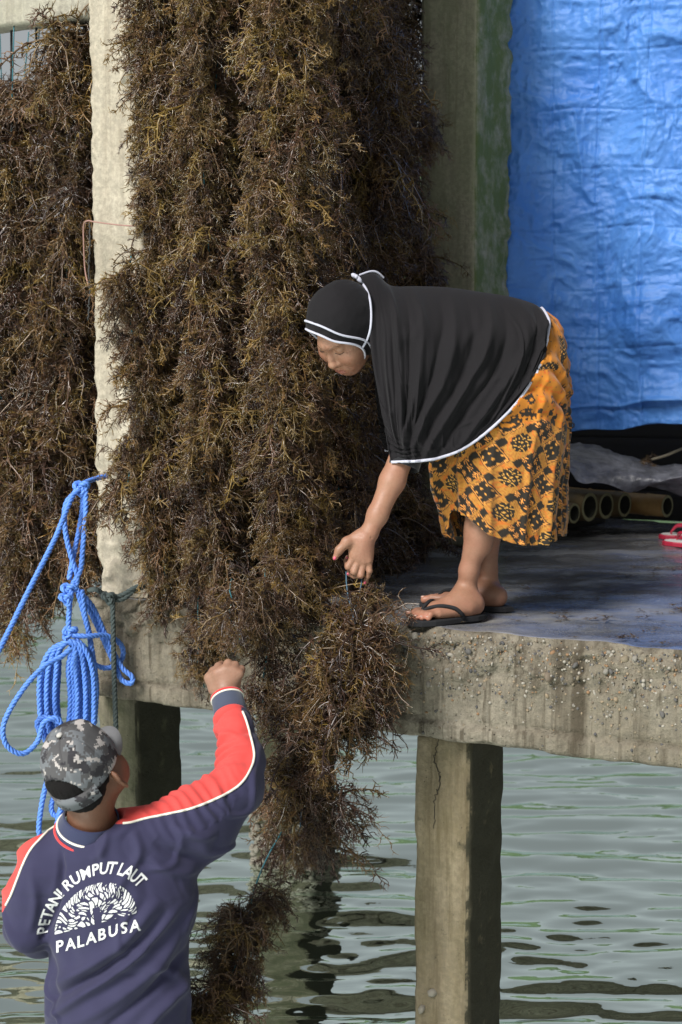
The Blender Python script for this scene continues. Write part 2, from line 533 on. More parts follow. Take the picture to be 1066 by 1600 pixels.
def water_mat():
    n = NB('green_harbour_water')
    t = n.t
    dif = n.n('BsdfDiffuse'); n.inp(dif, 'Color', n.mix(n.noise(0.5, 3), (0.062, 0.115, 0.052), (0.078, 0.132, 0.064)))
    gl = n.n('BsdfGlossy'); n.inp(gl, 'Color', (0.88, 0.98, 0.92)); gl.inputs['Roughness'].default_value = 0.025
    rip = n.noise(9, 3, 0.5, n.map((0.55, 1.3, 1)))
    bm = n.bump(rip, 0.10, 0.02)
    n.inp(dif, 'Normal', bm); n.inp(gl, 'Normal', bm)
    fr = n.n('Fresnel'); fr.inputs['IOR'].default_value = 2.0; n.inp(fr, 'Normal', bm)
    fac = n.math('MINIMUM', n.math('MULTIPLY_ADD', fr.outputs[0], 2.8, 0.12), 1.0)
    mx = n.n('MixShader'); n.inp(mx, 0, fac)
    t.links.new(dif.outputs[0], mx.inputs[1]); t.links.new(gl.outputs[0], mx.inputs[2])
    t.links.new(mx.outputs[0], n.out.inputs['Surface'])
    return n.m

# ================================================================ water
def axis_steps(lo, hi, step, far, grow=1.18):
    a = list(np.arange(lo, hi + 1e-6, step))
    s = step
    while a[-1] < far: s *= grow; a.append(a[-1] + s)
    s = step; b = []
    x = lo
    while x > -far if lo < 0 else x > -60: s *= grow; x -= s; b.append(x)
    return np.array(b[::-1] + a)
wx = axis_steps(-2.6, 2.6, 0.022, 700)
wy = axis_steps(3.8, 13, 0.016, 700)
X, Y = np.meshgrid(wx, wy, indexing='ij')
fade = np.clip(1.3 - np.maximum(np.abs(X) / 30, np.abs(Y - 8) / 30), 0, 1)
p = np.stack([X, Y, 0 * X], -1)
warp = fbm(p * A(0.5, 0.9, 1), 2, 3) * 0.35
hgt = 0.008 * vnoise(np.stack([X * 0.7 + 0.25 * Y, Y * 2.4 + warp, 0 * X], -1), 11)
hgt += 0.0140 * vnoise(np.stack([X * 1.9 - 0.5 * Y + warp * 2, Y * 6.6 + 0.4 * X, 0 * X + 4], -1), 12)
hgt += 0.0105 * vnoise(np.stack([X * 2.9 + warp * 3, Y * 12 - 0.8 * X, 0 * X + 9], -1), 13)
hgt += 0.006 * vnoise(np.stack([X * 9 + warp * 5, Y * 17 + 0.9 * X, 0 * X + 2], -1), 14) * np.clip(1.2 - Y / 14, 0, 1)
V = np.stack([X, Y, hgt * fade], -1).reshape(-1, 3)
o = part('water', V, grid_faces(len(wx), len(wy)), water_mat())
tag(o, kind='structure')
# sea bed far below, so the sheet has a floor; far shore across the harbour
def treeline():
    n = 420
    xs = np.linspace(-1, 1, n)
    ang = xs * R(82)
    rad = 95.0
    V = []; 
    for k, (rr, hz) in enumerate(((0, -0.5), (0, 0.45), (1.5, 0.85), (5, 1.0), (14, 0.9), (20, -0.1))):
        h = 13.5 + 4.0 * fbm(np.stack([ang * 9, 0 * ang, 0 * ang], 1), 4, 5) + 1.2 * fbm(np.stack([ang * 60, 0 * ang + k, 0 * ang], 1), 3, 8)
        V.append(np.stack([np.sin(ang) * (rad + rr), np.cos(ang) * (rad + rr), h * hz], 1))
    return np.stack(V, 0).reshape(-1, 3), grid_faces(6, n)
v, f = treeline()
o = part('far_shore', v, f, plain('far_mangrove_green', (0.055, 0.085, 0.04), 0.9, var=0.35, bump=(0.6, 1.0, 1.0)))
tag(o, kind='structure')

# ================================================================ the pier
TH = R(27.5)
E1 = A(math.cos(TH), -math.sin(TH), 0)      # along the front edge, towards the right and the camera
E2 = A(math.sin(TH), math.cos(TH), 0)       # inwards
A0 = A(0.211, 4.90, 0)
def FP(t, off, z): return A0 + t * E1 + off * E2 + A(0, 0, z)
ROT = np.stack([E1, E2, A(0, 0, 1)], 0)
DZ, BZ = 1.49, 1.15                        # deck top, slab bottom

def placed(vf, c):
    v, f = vf
    return v @ ROT + c, f

def slab_extra(v, n):
    # worn upper band with exposed aggregate, a ledge near the foot
    front = np.clip(-n[:, 1], 0, 1)
    zz = v[:, 2] / 0.17
    rough = smooth01((zz + 0.15) / 0.6)
    d = rough * (0.018 * fbm(v * 26, 4, 3) + 0.016 * np.maximum(vnoise(v * 60, 8), 0)) + (1 - rough) * 0.004 * fbm(v * A(60, 60, 12), 3, 6)
    line = np.exp(-((zz + 0.60 + 0.05 * vnoise(v * A(6, 1, 1), 4)) / 0.045) ** 2)
    d = d - 0.012 * line + 0.010 * (zz < -0.62)
    top = np.clip((zz - 0.72) / 0.28, 0, 1)
    d = d - 0.035 * top ** 2 * (0.6 + 0.6 * fbm(v * A(5, 5, 1), 3, 9))
    v = v.copy(); v[:, 1] -= front * d
    v[:, 2] -= 0.012 * front * top * (1 + fbm(v * A(9, 9, 2), 3, 2))
    return v

t0, t1, dep = -1.195, 2.7, 2.9
c0 = FP((t0 + t1) / 2, dep / 2, (DZ + BZ) / 2)
v, f = placed(rough_box(((t1 - t0) / 2, dep / 2, (DZ - BZ) / 2), (330, 120, 34), 0.004, 9, r=0.02, seed=2, extra=slab_extra), c0)
fn = np.cross(v[f[:, 1]] - v[f[:, 0]], v[f[:, 2]] - v[f[:, 0]]); fn /= np.linalg.norm(fn, axis=1, keepdims=True) + 1e-9
fn = np.abs(fn) * np.where(v[f].mean(1)[:, 2:3] > DZ - 0.06, 1, -1)
inner = ((v[f].mean(1) - A0) @ E2) > 0.035
deck = part('deck', v, f, None, mats=[M['slab'], M['deck']], midx=((fn[:, 2] > 0.7) & inner).astype(int))
tag(deck, kind='structure'); deck['_base'] = [0, 0, 0]

# stones showing in the worn edge
stone_cols = [(0.36, 0.33, 0.28), (0.16, 0.15, 0.14), (0.42, 0.24, 0.12), (0.55, 0.5, 0.42), (0.26, 0.2, 0.14), (0.12, 0.115, 0.12), (0.33, 0.27, 0.18), (0.45, 0.34, 0.22)]
stone_m = [plain('pebble_stone', tuple(q * 0.5 for q in c), 0.75, bump=(60, 0.3, 0.004), var=0.2) for c in stone_cols]
def ico(sub=1):
    import bmesh
    bm = bmesh.new(); bmesh.ops.create_icosphere(bm, subdivisions=sub, radius=1)
    v = np.array([q.co[:] for q in bm.verts]); f = np.array([[q.index for q in fc.verts] for fc in bm.faces]); bm.free()
    return v, f
ICO_V, ICO_F = ico(2)
ICO1_V, ICO1_F = ico(1)
deck_bvh = BVHTree.FromPolygons([tuple(q) for q in v[f].reshape(-1, 3)[::1]], [tuple(range(4 * i, 4 * i + 4)) for i in range(len(f))]) if False else BVHTree.FromPolygons(v.tolist(), f.tolist())
def on_front(t, z):
    o = FP(t, -0.4, z)
    hit = deck_bvh.ray_cast(Vector(o), Vector(E2))
    return np.array(hit[0]) if hit[0] is not None else FP(t, 0, z)
stone_shapes = []
for k in range(8):
    r_ = A(1, 0.75, 0.7) * (1 + 0.25 * rng.normal(size=3).clip(-1, 1))
    q = ICO_V * (1 + 0.28 * vnoise(ICO_V * 1.5 + k * 5, k)[:, None]) * r_
    if k % 2: q = np.clip(q, -0.72, 0.72)
    stone_shapes.append(mesh_data('stone', q, ICO_F, None))
for k in range(80):
    t = rng.uniform(-0.15, 1.0) if k < 90 else rng.uniform(-1.1, -0.5)
    z = DZ - abs(rng.normal(0, 0.085)) - 0.02
    if z < BZ + 0.03: z = BZ + 0.1
    s = rng.choice([0.006, 0.008, 0.011, 0.016], p=[.5, .3, .15, .05])
    me = stone_shapes[k % 8].copy() if False else stone_shapes[k % 8]
    o = bpy.data.objects.new('stone', me)
    if not me.materials: me.materials.append(stone_m[k % 8])
    o.location = on_front(t, z); o.scale = (s, s, s)
    o.rotation_euler = rng.uniform(0, 6.28, 3); o.parent = deck
    COL.objects.link(o)
    o.material_slots[0].link = 'OBJECT'; o.material_slots[0].material = stone_m[int(rng.integers(8))]
gv, gf, gm, off = [], [], [], 0
for k in range(1500):
    t = rng.uniform(-0.2, 1.05) if k < 2200 else rng.uniform(-1.14, -0.45)
    z = DZ - abs(rng.normal(0, 0.11)) - 0.012
    if z < BZ + 0.005: z = rng.uniform(BZ + 0.01, DZ - 0.02)
    s = rng.uniform(0.0018, 0.0055)
    q = ICO1_V * s * rng.uniform(0.6, 1.3, 3) + on_front(t, z)
    gv.append(q); gf.append(ICO1_F + off); gm.append(np.full(len(ICO1_F), rng.integers(8))); off += len(q)
o = part('gravel', np.vstack(gv), np.vstack(gf), None, deck, mats=stone_m, midx=np.concatenate(gm))
tag(o, kind='stuff')

# slab of the next bay, set back
c1 = FP(t0 - 2.3, 2.0 + 0.5, (DZ + BZ) / 2)
v, f = placed(rough_box((2.25, 0.5, 0.17), (90, 20, 14), 0.006, 8, r=0.02, seed=5, extra=None), c1)
o = part('slab', v, f, M['slab']); tag(o, kind='structure')

# ---------------------------------------------------------------- posts and piles: each a thing
def post(name, t, off, wdt, dp, z0, z1, mat, label, amp=0.004, freq=14, res=0.02, seed=0, extra=None, cat='post', rnd=0.014):
    h = A(wdt / 2, dp / 2, (z1 - z0) / 2)
    c = FP(t, off, (z0 + z1) / 2)
    seg = tuple(max(6, int(2 * q / res)) for q in h)
    v, f = placed(rough_box(h, seg, amp, freq, r=rnd, seed=seed, extra=extra), c)
    base = FP(t, off, z0)
    th = thing(name, base, label, cat)
    part('shaft', v, f, mat, th)
    return th, v, f

def worn_foot(v, n):
    v = v.copy(); z = v[:, 2]; h = z.max()
    lowband = smooth01((-z - 0.2 * h) / (0.9 * h))
    side = n * A(1, 1, 0)
    d = lowband * (0.012 * fbm(v * 19, 4, 21) + 0.012 * np.maximum(vnoise(v * 38, 5), -0.2)) - 0.010 * smooth01((-z - 0.86 * h) / (0.14 * h))
    return v + side * d[:, None]
tl = -1.177 + 0.10 + 0.012
post('concrete_post', tl, 0.16, 0.205, 0.26, DZ, 4.3, M['post_pale'], 'pale cream concrete post with crumbling lower edge beside the hanging seaweed and blue rope', 0.0028, 30, 0.010, 3, worn_foot)
pr_t, = (0.06,)
def col_t(px, d_corner):  # right front corner at photo column px
    p = P(px, 1300, d_corner); return (p - A0) @ E1, (p - A0) @ E2
tt, oo = col_t(735, 4.88)
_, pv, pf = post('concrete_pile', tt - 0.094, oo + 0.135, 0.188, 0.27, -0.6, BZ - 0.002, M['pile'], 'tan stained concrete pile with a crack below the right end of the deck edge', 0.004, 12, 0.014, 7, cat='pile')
pile_right = _
tt2, oo2 = col_t(218, 5.46)
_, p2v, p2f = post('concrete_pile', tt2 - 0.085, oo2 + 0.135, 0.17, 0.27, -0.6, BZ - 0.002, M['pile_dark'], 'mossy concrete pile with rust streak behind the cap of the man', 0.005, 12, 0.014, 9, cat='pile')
pile_left = _
pm = P(462, 1365, 7.25); tm, om = (pm - A0) @ E1, (pm - A0) @ E2
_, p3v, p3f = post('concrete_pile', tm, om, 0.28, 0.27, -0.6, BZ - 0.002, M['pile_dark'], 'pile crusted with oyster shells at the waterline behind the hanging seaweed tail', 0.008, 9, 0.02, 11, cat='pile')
pile_mid = _
def jag(v, n):
    v = v.copy(); edge = smooth01((v[:, 0] - 0.05) / 0.07) * smooth01((v[:, 1] + 0.02) / 0.15)
    v[:, 0] += edge * 0.012 * fbm(v * A(1, 1, 24), 3, 31)
    return v
tb, ob = col_t(735, 6.6)
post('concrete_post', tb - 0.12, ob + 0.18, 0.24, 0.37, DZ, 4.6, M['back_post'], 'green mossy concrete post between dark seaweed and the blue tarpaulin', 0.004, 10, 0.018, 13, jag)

# rust streak / crack on the piles: real grooves are in the relief; these are the thin cracks
def crack(path_tz, off, root, mat, wd=0.004):
    pts = np.array([FP(t, off, z) for t, z in path_tz]); pts = catmull(pts, 40)
    pts += (rng.normal(size=pts.shape) * 0.0035) * A(1, 0.1, 1)
    pts = pts[::1]
    v, f = tube(pts, wd * (0.5 + 0.5 * np.sin(np.linspace(0.2, 3.0, len(pts)))), 5)
    v = v + (((off - 0.003) - (v - A0) @ E2) * 0.9)[:, None] * E2
    return part('crack', v, f, mat, root)
def off_front(off, half): return off - half
dark_crack = plain('crack_dark_line', (0.018, 0.014, 0.01), 1.0)  # near-black colour of the thin crack line
rust = plain('rust_stain', (0.20, 0.075, 0.022), 0.95, var=0.4)
fo = oo - 0.0005
crack([(tt - 0.105, 1.14), (tt - 0.12, 1.08), (tt - 0.098, 1.02), (tt - 0.115, 0.95), (tt - 0.12, 0.86)], fo, pile_right, dark_crack, 0.0018)
fo2 = oo2 - 0.0005

# oyster shells on the middle pile and low on the right pile
shell_m = plain('oyster_shell', (0.20, 0.18, 0.145), 0.75, bump=(40, 0.6, 0.006), var=0.5)
def shells(root, center, hw, hd, z0, z1, n, s0, s1):
    vv, ff, off = [], [], 0
    for k in range(n):
        side = rng.integers(3)
        a = rng.uniform(-1, 1); z = z0 + (z1 - z0) * rng.random() ** 1.6
        if side == 0: q = a * hw * E1 - hd * E2
        elif side == 1: q = hw * E1 + a * hd * E2
        else: q = -hw * E1 + a * hd * E2
        s = rng.uniform(s0, s1)
        e = rng.normal(size=(3, 3)); e = np.linalg.qr(e)[0]
        q2 = (ICO1_V * A(1, 0.75, 0.4) * s * (1 + 0.25 * vnoise(ICO1_V * 2 + k, 3)[:, None])) @ e + A(center[0], center[1], z) + q
        vv.append(q2); ff.append(ICO1_F + off); off += len(q2)
    o = part('oyster_crust', np.vstack(vv), np.vstack(ff), shell_m, root); tag(o, kind='stuff')
shells(pile_mid, FP(tm, om, 0), 0.145, 0.14, -0.12, 0.24, 520, 0.012, 0.032)
shells(pile_right, FP(tt - 0.094, oo + 0.135, 0), 0.094, 0.135, -0.3, 0.42, 30, 0.008, 0.026)

# ---------------------------------------------------------------- concrete rail the seaweed hangs from
bz0, bz1 = 3.375, 3.47
def rail(ta, tb_, off, seed, label):
    h = A((tb_ - ta) / 2, 0.06, (bz1 - bz0) / 2)
    v, f = placed(rough_box(h, (int((tb_ - ta) / 0.03), 6, 6), 0.003, 14, r=0.012, seed=seed), FP((ta + tb_) / 2, off, (bz0 + bz1) / 2))
    o = part('concrete_beam', v, f, M['beam'], loc=FP((ta + tb_) / 2, off, bz0)); return tag(o, label, 'beam')
rail(-3.6, tl - 0.104, 0.16, 17, 'mottled grey concrete beam joining the pale post, with seaweed strings tied under it')
bz0, bz1 = 3.90, 3.985
rail(tl + 0.104, 2.4, 0.16, 18, 'concrete beam across the top of the main seaweed curtain')
# ================================================================ seaweed
def weed_mat():
    n = NB('wet_brown_seaweed')
    oi = n.n('ObjectInfo')
    c = n.attr()
    tint = n.ramp(oi.outputs['Random'], [(0.0, (0.42, 0.34, 0.30)), (0.35, (0.70, 0.61, 0.49)), (0.7, (0.86, 0.75, 0.53)), (1.0, (1.15, 1.0, 0.62))])
    c = n.mix(1.0, c, tint, 'MULTIPLY')
    c = n.mix(n.ramp(n.noise(130, 3), [(0.4, 0), (0.7, 0.5)]), c, n.mix(1.0, c, (0.45, 0.4, 0.4), 'MULTIPLY'))
    n.set(Base_Color=c, Roughness=0.30, Specular_IOR_Level=0.6)
    return n.m
M['weed'] = weed_mat()
PAL = np.array([[0.115, 0.073, 0.036], [0.130, 0.090, 0.038], [0.072, 0.043, 0.031], [0.150, 0.110, 0.042], [0.050, 0.031, 0.027], [0.110, 0.068, 0.050]])

def branch_set(base, d0, L, n, droop, wob, r):
    """M curved shoots from base (M,3) in directions d0 (M,3)."""
    Mn = len(base)
    t = np.linspace(0, 1, n)
    d = d0[:, None, :] + A(0, 0, -1)[None, None] * (droop[:, None, None] * t[None, :, None] ** 1.3)
    w1 = r.normal(size=(Mn, 1, 3)); w2 = r.normal(size=(Mn, 1, 3))
    d = d + wob * (w1 * np.sin(t * 5)[None, :, None] + w2 * np.sin(t * 9 + 1)[None, :, None])
    d /= np.linalg.norm(d, axis=2, keepdims=True)
    pts = np.zeros((Mn, n, 3)); pts[:, 0] = base
    step = (L / (n - 1))[:, None]
    for k in range(1, n): pts[:, k] = pts[:, k - 1] + d[:, k] * step
    return pts, d

def tuft(seed, nmain=16, Lm=(0.14, 0.32), r0=0.0054, spread=1.0, up=-0.05, droop=2.3, nside=15):
    r = np.random.default_rng(seed)
    d = r.normal(size=(nmain, 3)); d[:, 2] = d[:, 2] * 0.5 + up; d[:, :2] *= spread
    d /= np.linalg.norm(d, axis=1, keepdims=True)
    L = r.uniform(*Lm, nmain)
    base = r.normal(size=(nmain, 3)) * A(0.02, 0.02, 0.035)
    pts, dd = branch_set(base, d, L, 9, droop * r.uniform(0.4, 1.4, nmain), 0.34, r)
    hue = r.integers(0, len(PAL), nmain)
    cm = PAL[hue] * r.uniform(0.75, 1.25, (nmain, 1))
    VV, FF, CC, off = [], [], [], 0
    def add(pl, rad, col, sides, tip):
        nonlocal off
        v, f = tubes(pl, rad, sides)
        c = np.repeat(np.repeat(col[:, None, :], pl.shape[1], 1) * (1 + tip * np.linspace(0, 1, pl.shape[1]) ** 2)[None, :, None], sides, axis=1)
        VV.append(v); FF.append(f + off); CC.append(c.reshape(-1, 3)); off += len(v)
    rm = r0 * r.uniform(0.75, 1.2, nmain)
    pale = r.random((nmain, 1)) < 0.45
    add(pts, rm[:, None] * np.linspace(1.0, 0.35, 9)[None], np.where(pale, A(0.15, 0.108, 0.078) * r.uniform(0.7, 1.2, (nmain, 1)), cm), 4, 0.2)
    # side shoots
    tt = r.uniform(0.1, 0.97, (nmain, nside)); i = np.floor(tt * 8).astype(int); fr = tt * 8 - i
    a = np.arange(nmain)[:, None]
    b0 = (pts[a, i] * (1 - fr[..., None]) + pts[a, i + 1] * fr[..., None]).reshape(-1, 3)
    ax = dd[a, i].reshape(-1, 3)
    side = np.cross(ax, r.normal(size=ax.shape)); side /= np.linalg.norm(side, axis=1, keepdims=True) + 1e-9
    sd0 = 0.55 * ax + 0.85 * side; sd0 /= np.linalg.norm(sd0, axis=1, keepdims=True)
    Ls = (L[:, None] * r.uniform(0.10, 0.36, (nmain, nside)) * (1.1 - 0.6 * tt)).reshape(-1) + 0.012
    spts, sdd = branch_set(b0, sd0, Ls, 5, 1.1 * r.random(len(b0)), 0.42, r)
    cs = np.repeat(cm, nside, 0) * r.uniform(0.85, 1.3, (len(b0), 1))
    rs = np.repeat(rm, nside) * 0.62
    add(spts, rs[:, None] * np.linspace(1, 0.3, 5)[None], cs, 3, 0.5)
    # twigs
    nt_ = 2
    k = r.integers(1, 4, (len(b0), nt_)); a2 = np.arange(len(b0))[:, None]
    b1 = spts[a2, k].reshape(-1, 3); ax = sdd[a2, k].reshape(-1, 3)
    side = np.cross(ax, r.normal(size=ax.shape)); side /= np.linalg.norm(side, axis=1, keepdims=True) + 1e-9
    td = 0.6 * ax + 0.8 * side; td /= np.linalg.norm(td, axis=1, keepdims=True)
    Lt = np.repeat(Ls, nt_) * r.uniform(0.25, 0.6, len(b1)) + 0.004
    tp, _ = branch_set(b1, td, Lt, 3, 0.3 * r.random(len(b1)), 0.2, r)
    add(tp, np.repeat(rs, nt_)[:, None] * 0.72 * np.linspace(1, 0.3, 3)[None], np.repeat(cs, nt_, 0) * 1.15, 3, 0.5)
    return np.vstack(VV), np.vstack(FF), np.vstack(CC)

def tuft_meshes(n, seed, **kw):
    return [mesh_data('seaweed_tuft', *tuft(seed + k, **kw)[:2], M['weed'], col=tuft(seed + k, **kw)[2]) for k in range(n)]
TUFT_BIG = tuft_meshes(8, 100, nmain=20)
TUFT_SMALL = tuft_meshes(5, 200, nmain=13, Lm=(0.08, 0.17), r0=0.0036, nside=12)
TUFT_HANG = tuft_meshes(4, 300, nmain=12, Lm=(0.18, 0.32), up=-0.35, droop=2.4, spread=0.7, nside=17)

TUFT_COL = tuft_meshes(9, 400, nmain=18, Lm=(0.12, 0.27), spread=0.62, up=-0.22, droop=2.2)
cord_green = plain('green_blue_cord', (0.02, 0.13, 0.16), 0.6)
cord_dark = plain('teal_cord', (0.05, 0.11, 0.16), 0.6)
cord_blue = plain('blue_cord', (0.05, 0.16, 0.42), 0.55)

def strand(path, label, group, gap=0.075, scale=1.0, jitter=0.02, kinds=None, cord=cord_green, taper=None, cordr=0.0022, start=0.0, mod=0.22, name='seaweed_strand'):
    """A string hung with tufts of seaweed. path: points from the top down."""
    path = np.asarray(path, float)
    pts = resample(catmull(path, 60), 0.03)
    root = thing(name, pts[-1], label, 'seaweed', group)
    v, f = tube(pts, cordr, 5)
    part('cord', v, f, cord, root)
    s = np.r_[0, np.cumsum(np.linalg.norm(np.diff(pts, axis=0), axis=1))]
    x = start; ph0 = rng.uniform(0, 6.28)
    while x < s[-1]:
        p = A(*[np.interp(x, s, pts[:, k]) for k in range(3)])
        u = x / s[-1]
        sc = scale * (taper(u) if taper else 1.0) * rng.uniform(0.7, 1.25) * (1 + mod * math.sin(x * 7.3 + ph0) * math.sin(x * 3.1 + 2 * ph0))
        if sc > 0.05:
            pool = kinds or (TUFT_BIG + TUFT_BIG + TUFT_HANG)
            o = bpy.data.objects.new('seaweed_tuft', pool[int(rng.integers(len(pool)))])
            o.parent = root
            o.location = p - pts[-1] + rng.normal(size=3) * jitter
            o.rotation_euler = (rng.normal(0, 0.25), rng.normal(0, 0.25), rng.uniform(0, 6.28))
            o.scale = (sc, sc, sc)
            COL.objects.link(o)
        x += gap * rng.uniform(0.75, 1.25)
    return root

def front_strand(px, d, y1, label, y0=-45, sway=0.03, group='seaweed strings of the main curtain', **kw):
    top = P(px, y0, d); bot = P(px, y1, d); bot[0], bot[1] = top[0], top[1]
    n = 6
    pts = np.linspace(top, bot, n)
    pts[1:, 0] += rng.normal(0, sway, n - 1) ; pts[1:, 1] += rng.normal(0, sway * 0.6, n - 1)
    return strand(pts, label, group, **kw)

def front_d(px, off):
    k = (px - CX) / F_PX    # depth of the vertical plane off the front edge at this photo column
    q = A0 + off * E2
    t = (k * q[1] - q[0]) / (E1[0] - k * E1[1])
    return (q + t * E1)[1]

# main curtain, hung a hand's breadth in front of the deck edge
for px, off, y1, sc, lab in (
        (230, -0.02, 400, 0.5, 'narrow seaweed string over the upper pale post, ending by the pink cord'),
        (255, 0.03, 660, 0.58, 'long seaweed string along the right edge of the pale post'),
        (205, -0.09, 770, 0.60, 'seaweed string swelling over the lower pale post beside the blue knot'),
        (243, -0.04, 940, 0.62, 'seaweed string whose foot hangs beside the grey green rope'),
        (318, -0.05, 980, 0.62, 'brown seaweed string second from the pale post'),
        (340, 0.01, 1015, 0.60, 'brown seaweed string hanging straight above the raised hand of the man'),
        (432, -0.08, 960, 0.62, 'thick seaweed string bulging in the middle of the main curtain'),
        (466, -0.02, 930, 0.62, 'seaweed string just right of the bulging middle of the main curtain'),
        (492, 0.05, 880, 0.5, 'outermost seaweed string of the main curtain, behind the face of the woman')):
    front_strand(px, front_d(px, off), y1, lab, scale=sc, gap=0.036, sway=0.02, y0=400 if px == 205 else -330, start=0.03, kinds=TUFT_COL)
for (px, off, y1), w_ in zip(((282, 0.75, 850), (332, 0.85, 860), (380, 0.80, 860), (430, 0.85, 870), (478, 0.80, 860)), ('first', 'second', 'third', 'fourth', 'last')):
    front_strand(px, front_d(px, off), y1, w_ + ' seaweed string from the pale post in the row behind the main curtain', scale=0.95, gap=0.065, y0=-260)
# loose tail by the man's hand
front_strand(310, front_d(310, -0.1), 1075, 'loose seaweed tail dangling left of the raised hand over the pile', y0=930, scale=0.5, gap=0.05, sway=0.012, kinds=TUFT_HANG + TUFT_SMALL, start=0.02)
front_strand(362, 4.62, 1000, 'yellowish seaweed string gripped by the man', y0=905, scale=0.55, gap=0.05, sway=0.01, kinds=TUFT_BIG + TUFT_SMALL)
front_strand(415, 4.75, 1120, 'brown seaweed string hanging in front of the deck edge right of the raised hand', y0=890, scale=0.6, gap=0.05, sway=0.012)

# dark rows under the frame, running inwards
for k, (px, d, y1, lab) in enumerate((
        (535, 5.55, 900, 'dark seaweed string just behind the face of the woman'),
        (560, 5.85, 880, 'dark seaweed string above the bow of the headscarf'),
        (590, 6.05, 870, 'dark seaweed string above the back of the headscarf'),
        (612, 6.20, 860, 'dark seaweed string nearest the mossy post at the top'),
        (648, 6.30, 850, 'short dark seaweed string overlapping the mossy post'))):
    front_strand(px, d, y1, lab, group='dark seaweed strings in the shade', scale=(0.85, 0.8, 0.75, 0.66, 0.6)[k], gap=0.05, y0=-230 if k < 4 else 130)
for (px, d), w_ in zip(((515, 6.2), (550, 6.5), (585, 6.7), (625, 6.9), (500, 6.6)), ('behind the profile of the woman', 'second from her profile', 'third from her profile', 'beside the mossy post', 'behind the main curtain')):
    front_strand(px, d, 835, 'dark seaweed string at the back of the deck, ' + w_, group='dark seaweed strings in the shade', scale=0.95, gap=0.09, y0=-200)

# left bay
for px, off, y1, lab in (
        (-18, 0.16, 960, 'seaweed string at the left border hanging lowest over the water'),
        (22, 0.10, 940, 'sunlit seaweed string under the beam, left of the two bare cords'),
        (62, 0.18, 860, 'sunlit seaweed string under the beam, between the two bare cords'),
        (100, 0.12, 850, 'sunlit golden brown seaweed string next to the pale post'),
        (135, 0.24, 860, 'seaweed string tucked behind the pale post')):
    front_strand(px, front_d(px, off), y1, lab, y0=40, group='seaweed strings of the left bay', scale=0.8, gap=0.06, taper=(lambda u: 1.0) if px > 90 else (lambda u: 0.0 if u < 0.075 else (0.6 if u < 0.14 else 1.0)))
for (px, off), w_ in zip(((0, 0.45), (45, 0.45), (85, 0.45), (120, 0.5)), ('leftmost', 'second', 'third', 'last')):
    front_strand(px, front_d(px, off), 850, w_ + ' seaweed string from the left in the rear row of the left bay', y0=50, group='seaweed strings of the left bay', scale=0.85, gap=0.09, taper=lambda u: 0.0 if u < 0.10 else 1.0)

# the string the woman hands down
h0 = P(541, 893, 4.80)
held = strand([h0, P(543, 925, 4.78), P(556, 980, 4.74), P(566, 1040, 4.72), P(556, 1085, 4.70)],
    'big seaweed bundle hanging from the hand of the woman over the deck edge', 'seaweed the woman hands down', gap=0.016, scale=0.80, jitter=0.035, mod=0.0, kinds=TUFT_BIG + TUFT_HANG, cord=cord_dark, taper=lambda u: 0 if u < 0.30 else (0.55 if u < 0.45 else 1.0), cordr=0.0019)
strand([P(566, 895, 4.81), P(560, 935, 4.79), P(520, 1060, 4.70), P(492, 1150, 4.66), P(474, 1250, 4.64), P(466, 1325, 4.62)],
    'tapering seaweed tail hanging below the big bundle in front of the shell crusted pile', 'seaweed the woman hands down', gap=0.020, scale=0.70, jitter=0.045, mod=0.0, cord=cord_dark, kinds=TUFT_BIG + TUFT_SMALL, taper=lambda u: 0 if u < 0.32 else 1.05 - 0.15 * u, cordr=0.0019)
strand([P(440, 1300, 4.60), P(415, 1345, 4.55), P(396, 1395, 4.50), P(388, 1440, 4.46), P(372, 1495, 4.42)],
    'round seaweed clump on a green cord right of the elbow of the man', 'seaweed the woman hands down', gap=0.016, scale=0.50, jitter=0.03, kinds=TUFT_BIG, taper=lambda u: 0 if u < 0.56 else 1.0, cordr=0.0025)
strand([P(372, 1500, 4.40), P(352, 1545, 4.36), P(330, 1600, 4.32), P(322, 1660, 4.30)],
    'lowest seaweed clump beside the waist of the man', 'seaweed the woman hands down', gap=0.018, scale=0.52, jitter=0.03, kinds=TUFT_BIG)

# unseen boards added above the view to shade the rows behind the curtain
rf = thing('light_blocker', FP(-0.84, 1.0, 4.0), 'unseen boards added to shade the seaweed rows behind the curtain', 'light_blocker')
rb = plain('grey_blocker_board', (0.16, 0.13, 0.10), 0.9, bump=(20, 0.5, 0.004), var=0.3)
for k in range(11):
    v, f = placed(rough_box((0.42, 0.108, 0.012), (20, 4, 2), 0.002, 10, r=0.005, seed=k), FP(-0.92, -0.12 + 0.22 * k, 4.02 + 0.004 * (k % 2)))
    part('board', v, f, rb, rf)
